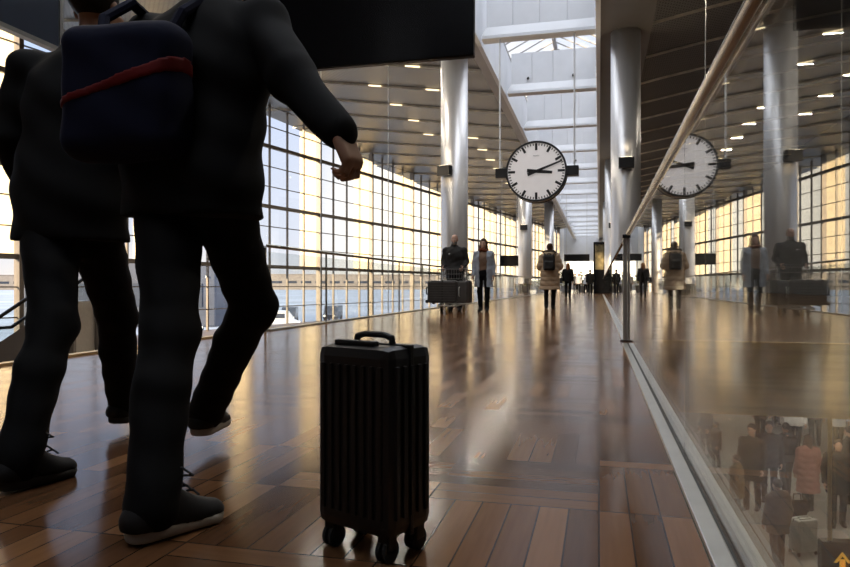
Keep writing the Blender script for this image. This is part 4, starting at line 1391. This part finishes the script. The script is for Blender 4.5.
FAR = [(-1.75, 62.0, 1.72, whitecl, hair_b, PI, 'person in a white top standing left in the far group'),
       (-1.15, 63.5, 1.66, whitecl, hair_d, PI * .8, 'person in a white top standing right in the far group'),
       (-2.15, 64.5, 1.74, grey, hair_d, PI, 'person in grey standing behind the white tops at the far end'),
       (1.75, 44.0, 1.76, char, hair_d, PI, 'dark figure beyond the far balustrade glass, left of two'),
       (2.45, 45.0, 1.80, blk, hair_b, PI, 'dark figure beyond the far balustrade glass, right of two')]
for (x, y, h, c, hr_, rz, lab) in FAR:
    figure('person', lab, (x, y, 0), rz, stand(h, .05, .3), dict(hair=hr_, trousers=blk2, shoes=shoe_b, coat=c, hem=.80, ease=1.08), res=.022)

# ---- the crowd in the lower hall, seen through the glass
LZ = -4.2
CROWD = [
    (808, 14.5, 1.62, dict(hair=hair_b, hairstyle='long', coat=pink, hem=.45, flare=1.15, ease=1.2, quilt=.13), .05, .3, 'person in a long pink quilted coat standing in the lower hall crowd'),
    (752, 14.6, 1.84, dict(hair=hair_d, coat=olive, hem=.62, ease=1.15), .08, 2.6, 'tall person in a dark olive coat in the lower hall, left of the dark pair'),
    (769, 15.2, 1.78, dict(hair=hair_d, coat=char, hem=.75, ease=1.15), .06, 2.9, 'person in a charcoal coat in the lower hall, right of the dark pair'),
    (786, 15.6, 1.66, dict(hair=hair_d, coat=grey, hem=.85, ease=1.1), .10, .2, 'person in grey with a dark backpack in the lower hall'),
    (737, 14.0, 1.32, dict(hair=hair_b, coat=tan, hem=.62, ease=1.2, quilt=.11), .10, 1.3, 'child in a tan quilted jacket in the lower hall'),
    (778, 11.6, 1.50, dict(hair=hair_d, coat=tan, hem=.70, ease=1.2, hood=tan), .04, .4, 'nearest person in the lower hall, tan hooded jacket, beside the white suitcase'),
    (838, 13.6, 1.74, dict(hair=hair_d, coat=blk, hem=.66, ease=1.2), .05, 3.0, 'person in black behind the hanging sign rod in the lower hall'),
    (850, 15.0, 1.70, dict(hair=hair_b, coat=olive, hem=.75, ease=1.2), .05, 1.0, 'person in an olive coat at the right edge of the lower hall'),
    (706, 19.0, 1.72, dict(hair=hair_d, coat=char, hem=.8, ease=1.1), .06, 2.0, 'person in charcoal at the left of the lower hall crowd'),
    (716, 18.0, 1.20, dict(hair=hair_b, coat=olive, hem=.7, ease=1.2), .06, 2.0, 'child in olive at the left of the lower hall crowd'),
    (795, 19.5, 1.76, dict(hair=hair_w, coat=whitecl, hem=.8, ease=1.1), .06, 3.1, 'person in a white top deep in the lower hall crowd'),
    (815, 20.5, 1.78, dict(hair=hair_d, coat=brownknit, hem=.8, ease=1.1), .06, 2.8, 'person in brown knit deep in the lower hall crowd'),
    (760, 21.0, 1.75, dict(hair=hair_b, coat=blk, hem=.7, ease=1.1), .06, 3.3, 'person in black deep in the lower hall crowd, left part'),
    (838, 20.0, 1.70, dict(hair=hair_d, coat=bluegrey, hem=.7, ease=1.1), .06, 3.3, 'person in a blue-grey coat deep in the lower hall crowd'),
    (776, 23.5, 1.78, dict(hair=hair_d, coat=olive, hem=.7, ease=1.1), .06, 3.3, 'person in an olive coat farthest back in the lower hall crowd'),
]


def ground_point(px, zc):
    u = (px - 425) / 680.0
    return ((u * math.cos(THETA) - math.sin(THETA)) * zc, (math.cos(THETA) + u * math.sin(THETA)) * zc)


for (px, zc, h, od, st, rz, lab) in CROWD:
    x, y = ground_point(px, zc)
    figure('person', lab, (x, y, LZ), rz, stand(h, st, .4), dict(trousers=blk2, shoes=shoe_b, **od), res=.022)
x, y = ground_point(786, 15.6)
backpack('dark backpack on the person in grey in the lower hall', (x + .04, y - .22, LZ + 1.18), .2, blk)
x, y = ground_point(803, 12.2)
suitcase('white suitcase standing in the lower hall beside the tan hooded jacket', (x, y, LZ), .5, .42, .26, .58, mat('suitcase_white', (0.55, 0.58, 0.56), .4), zb=.06, ribs=6)
x, y = ground_point(797, 14.2)
root = empty('handbag', (x, y, LZ), .3, 'dark handbag standing on the lower hall floor beside the pink coat', 'bag')
F = Field(V(-.25, -.2, -.03), V(.25, .2, .6), .015); F.box(V(0, 0, .16), V(.19, .08, .16), None, .04, k=0); F.mesh('bag_body', blk, root)
bm = bmesh.new(); polytube(bm, [(-.09, 0, .30), (-.07, 0, .46), (.07, 0, .46), (.09, 0, .30)], .012, 6); link('handle', bm, blk, root)
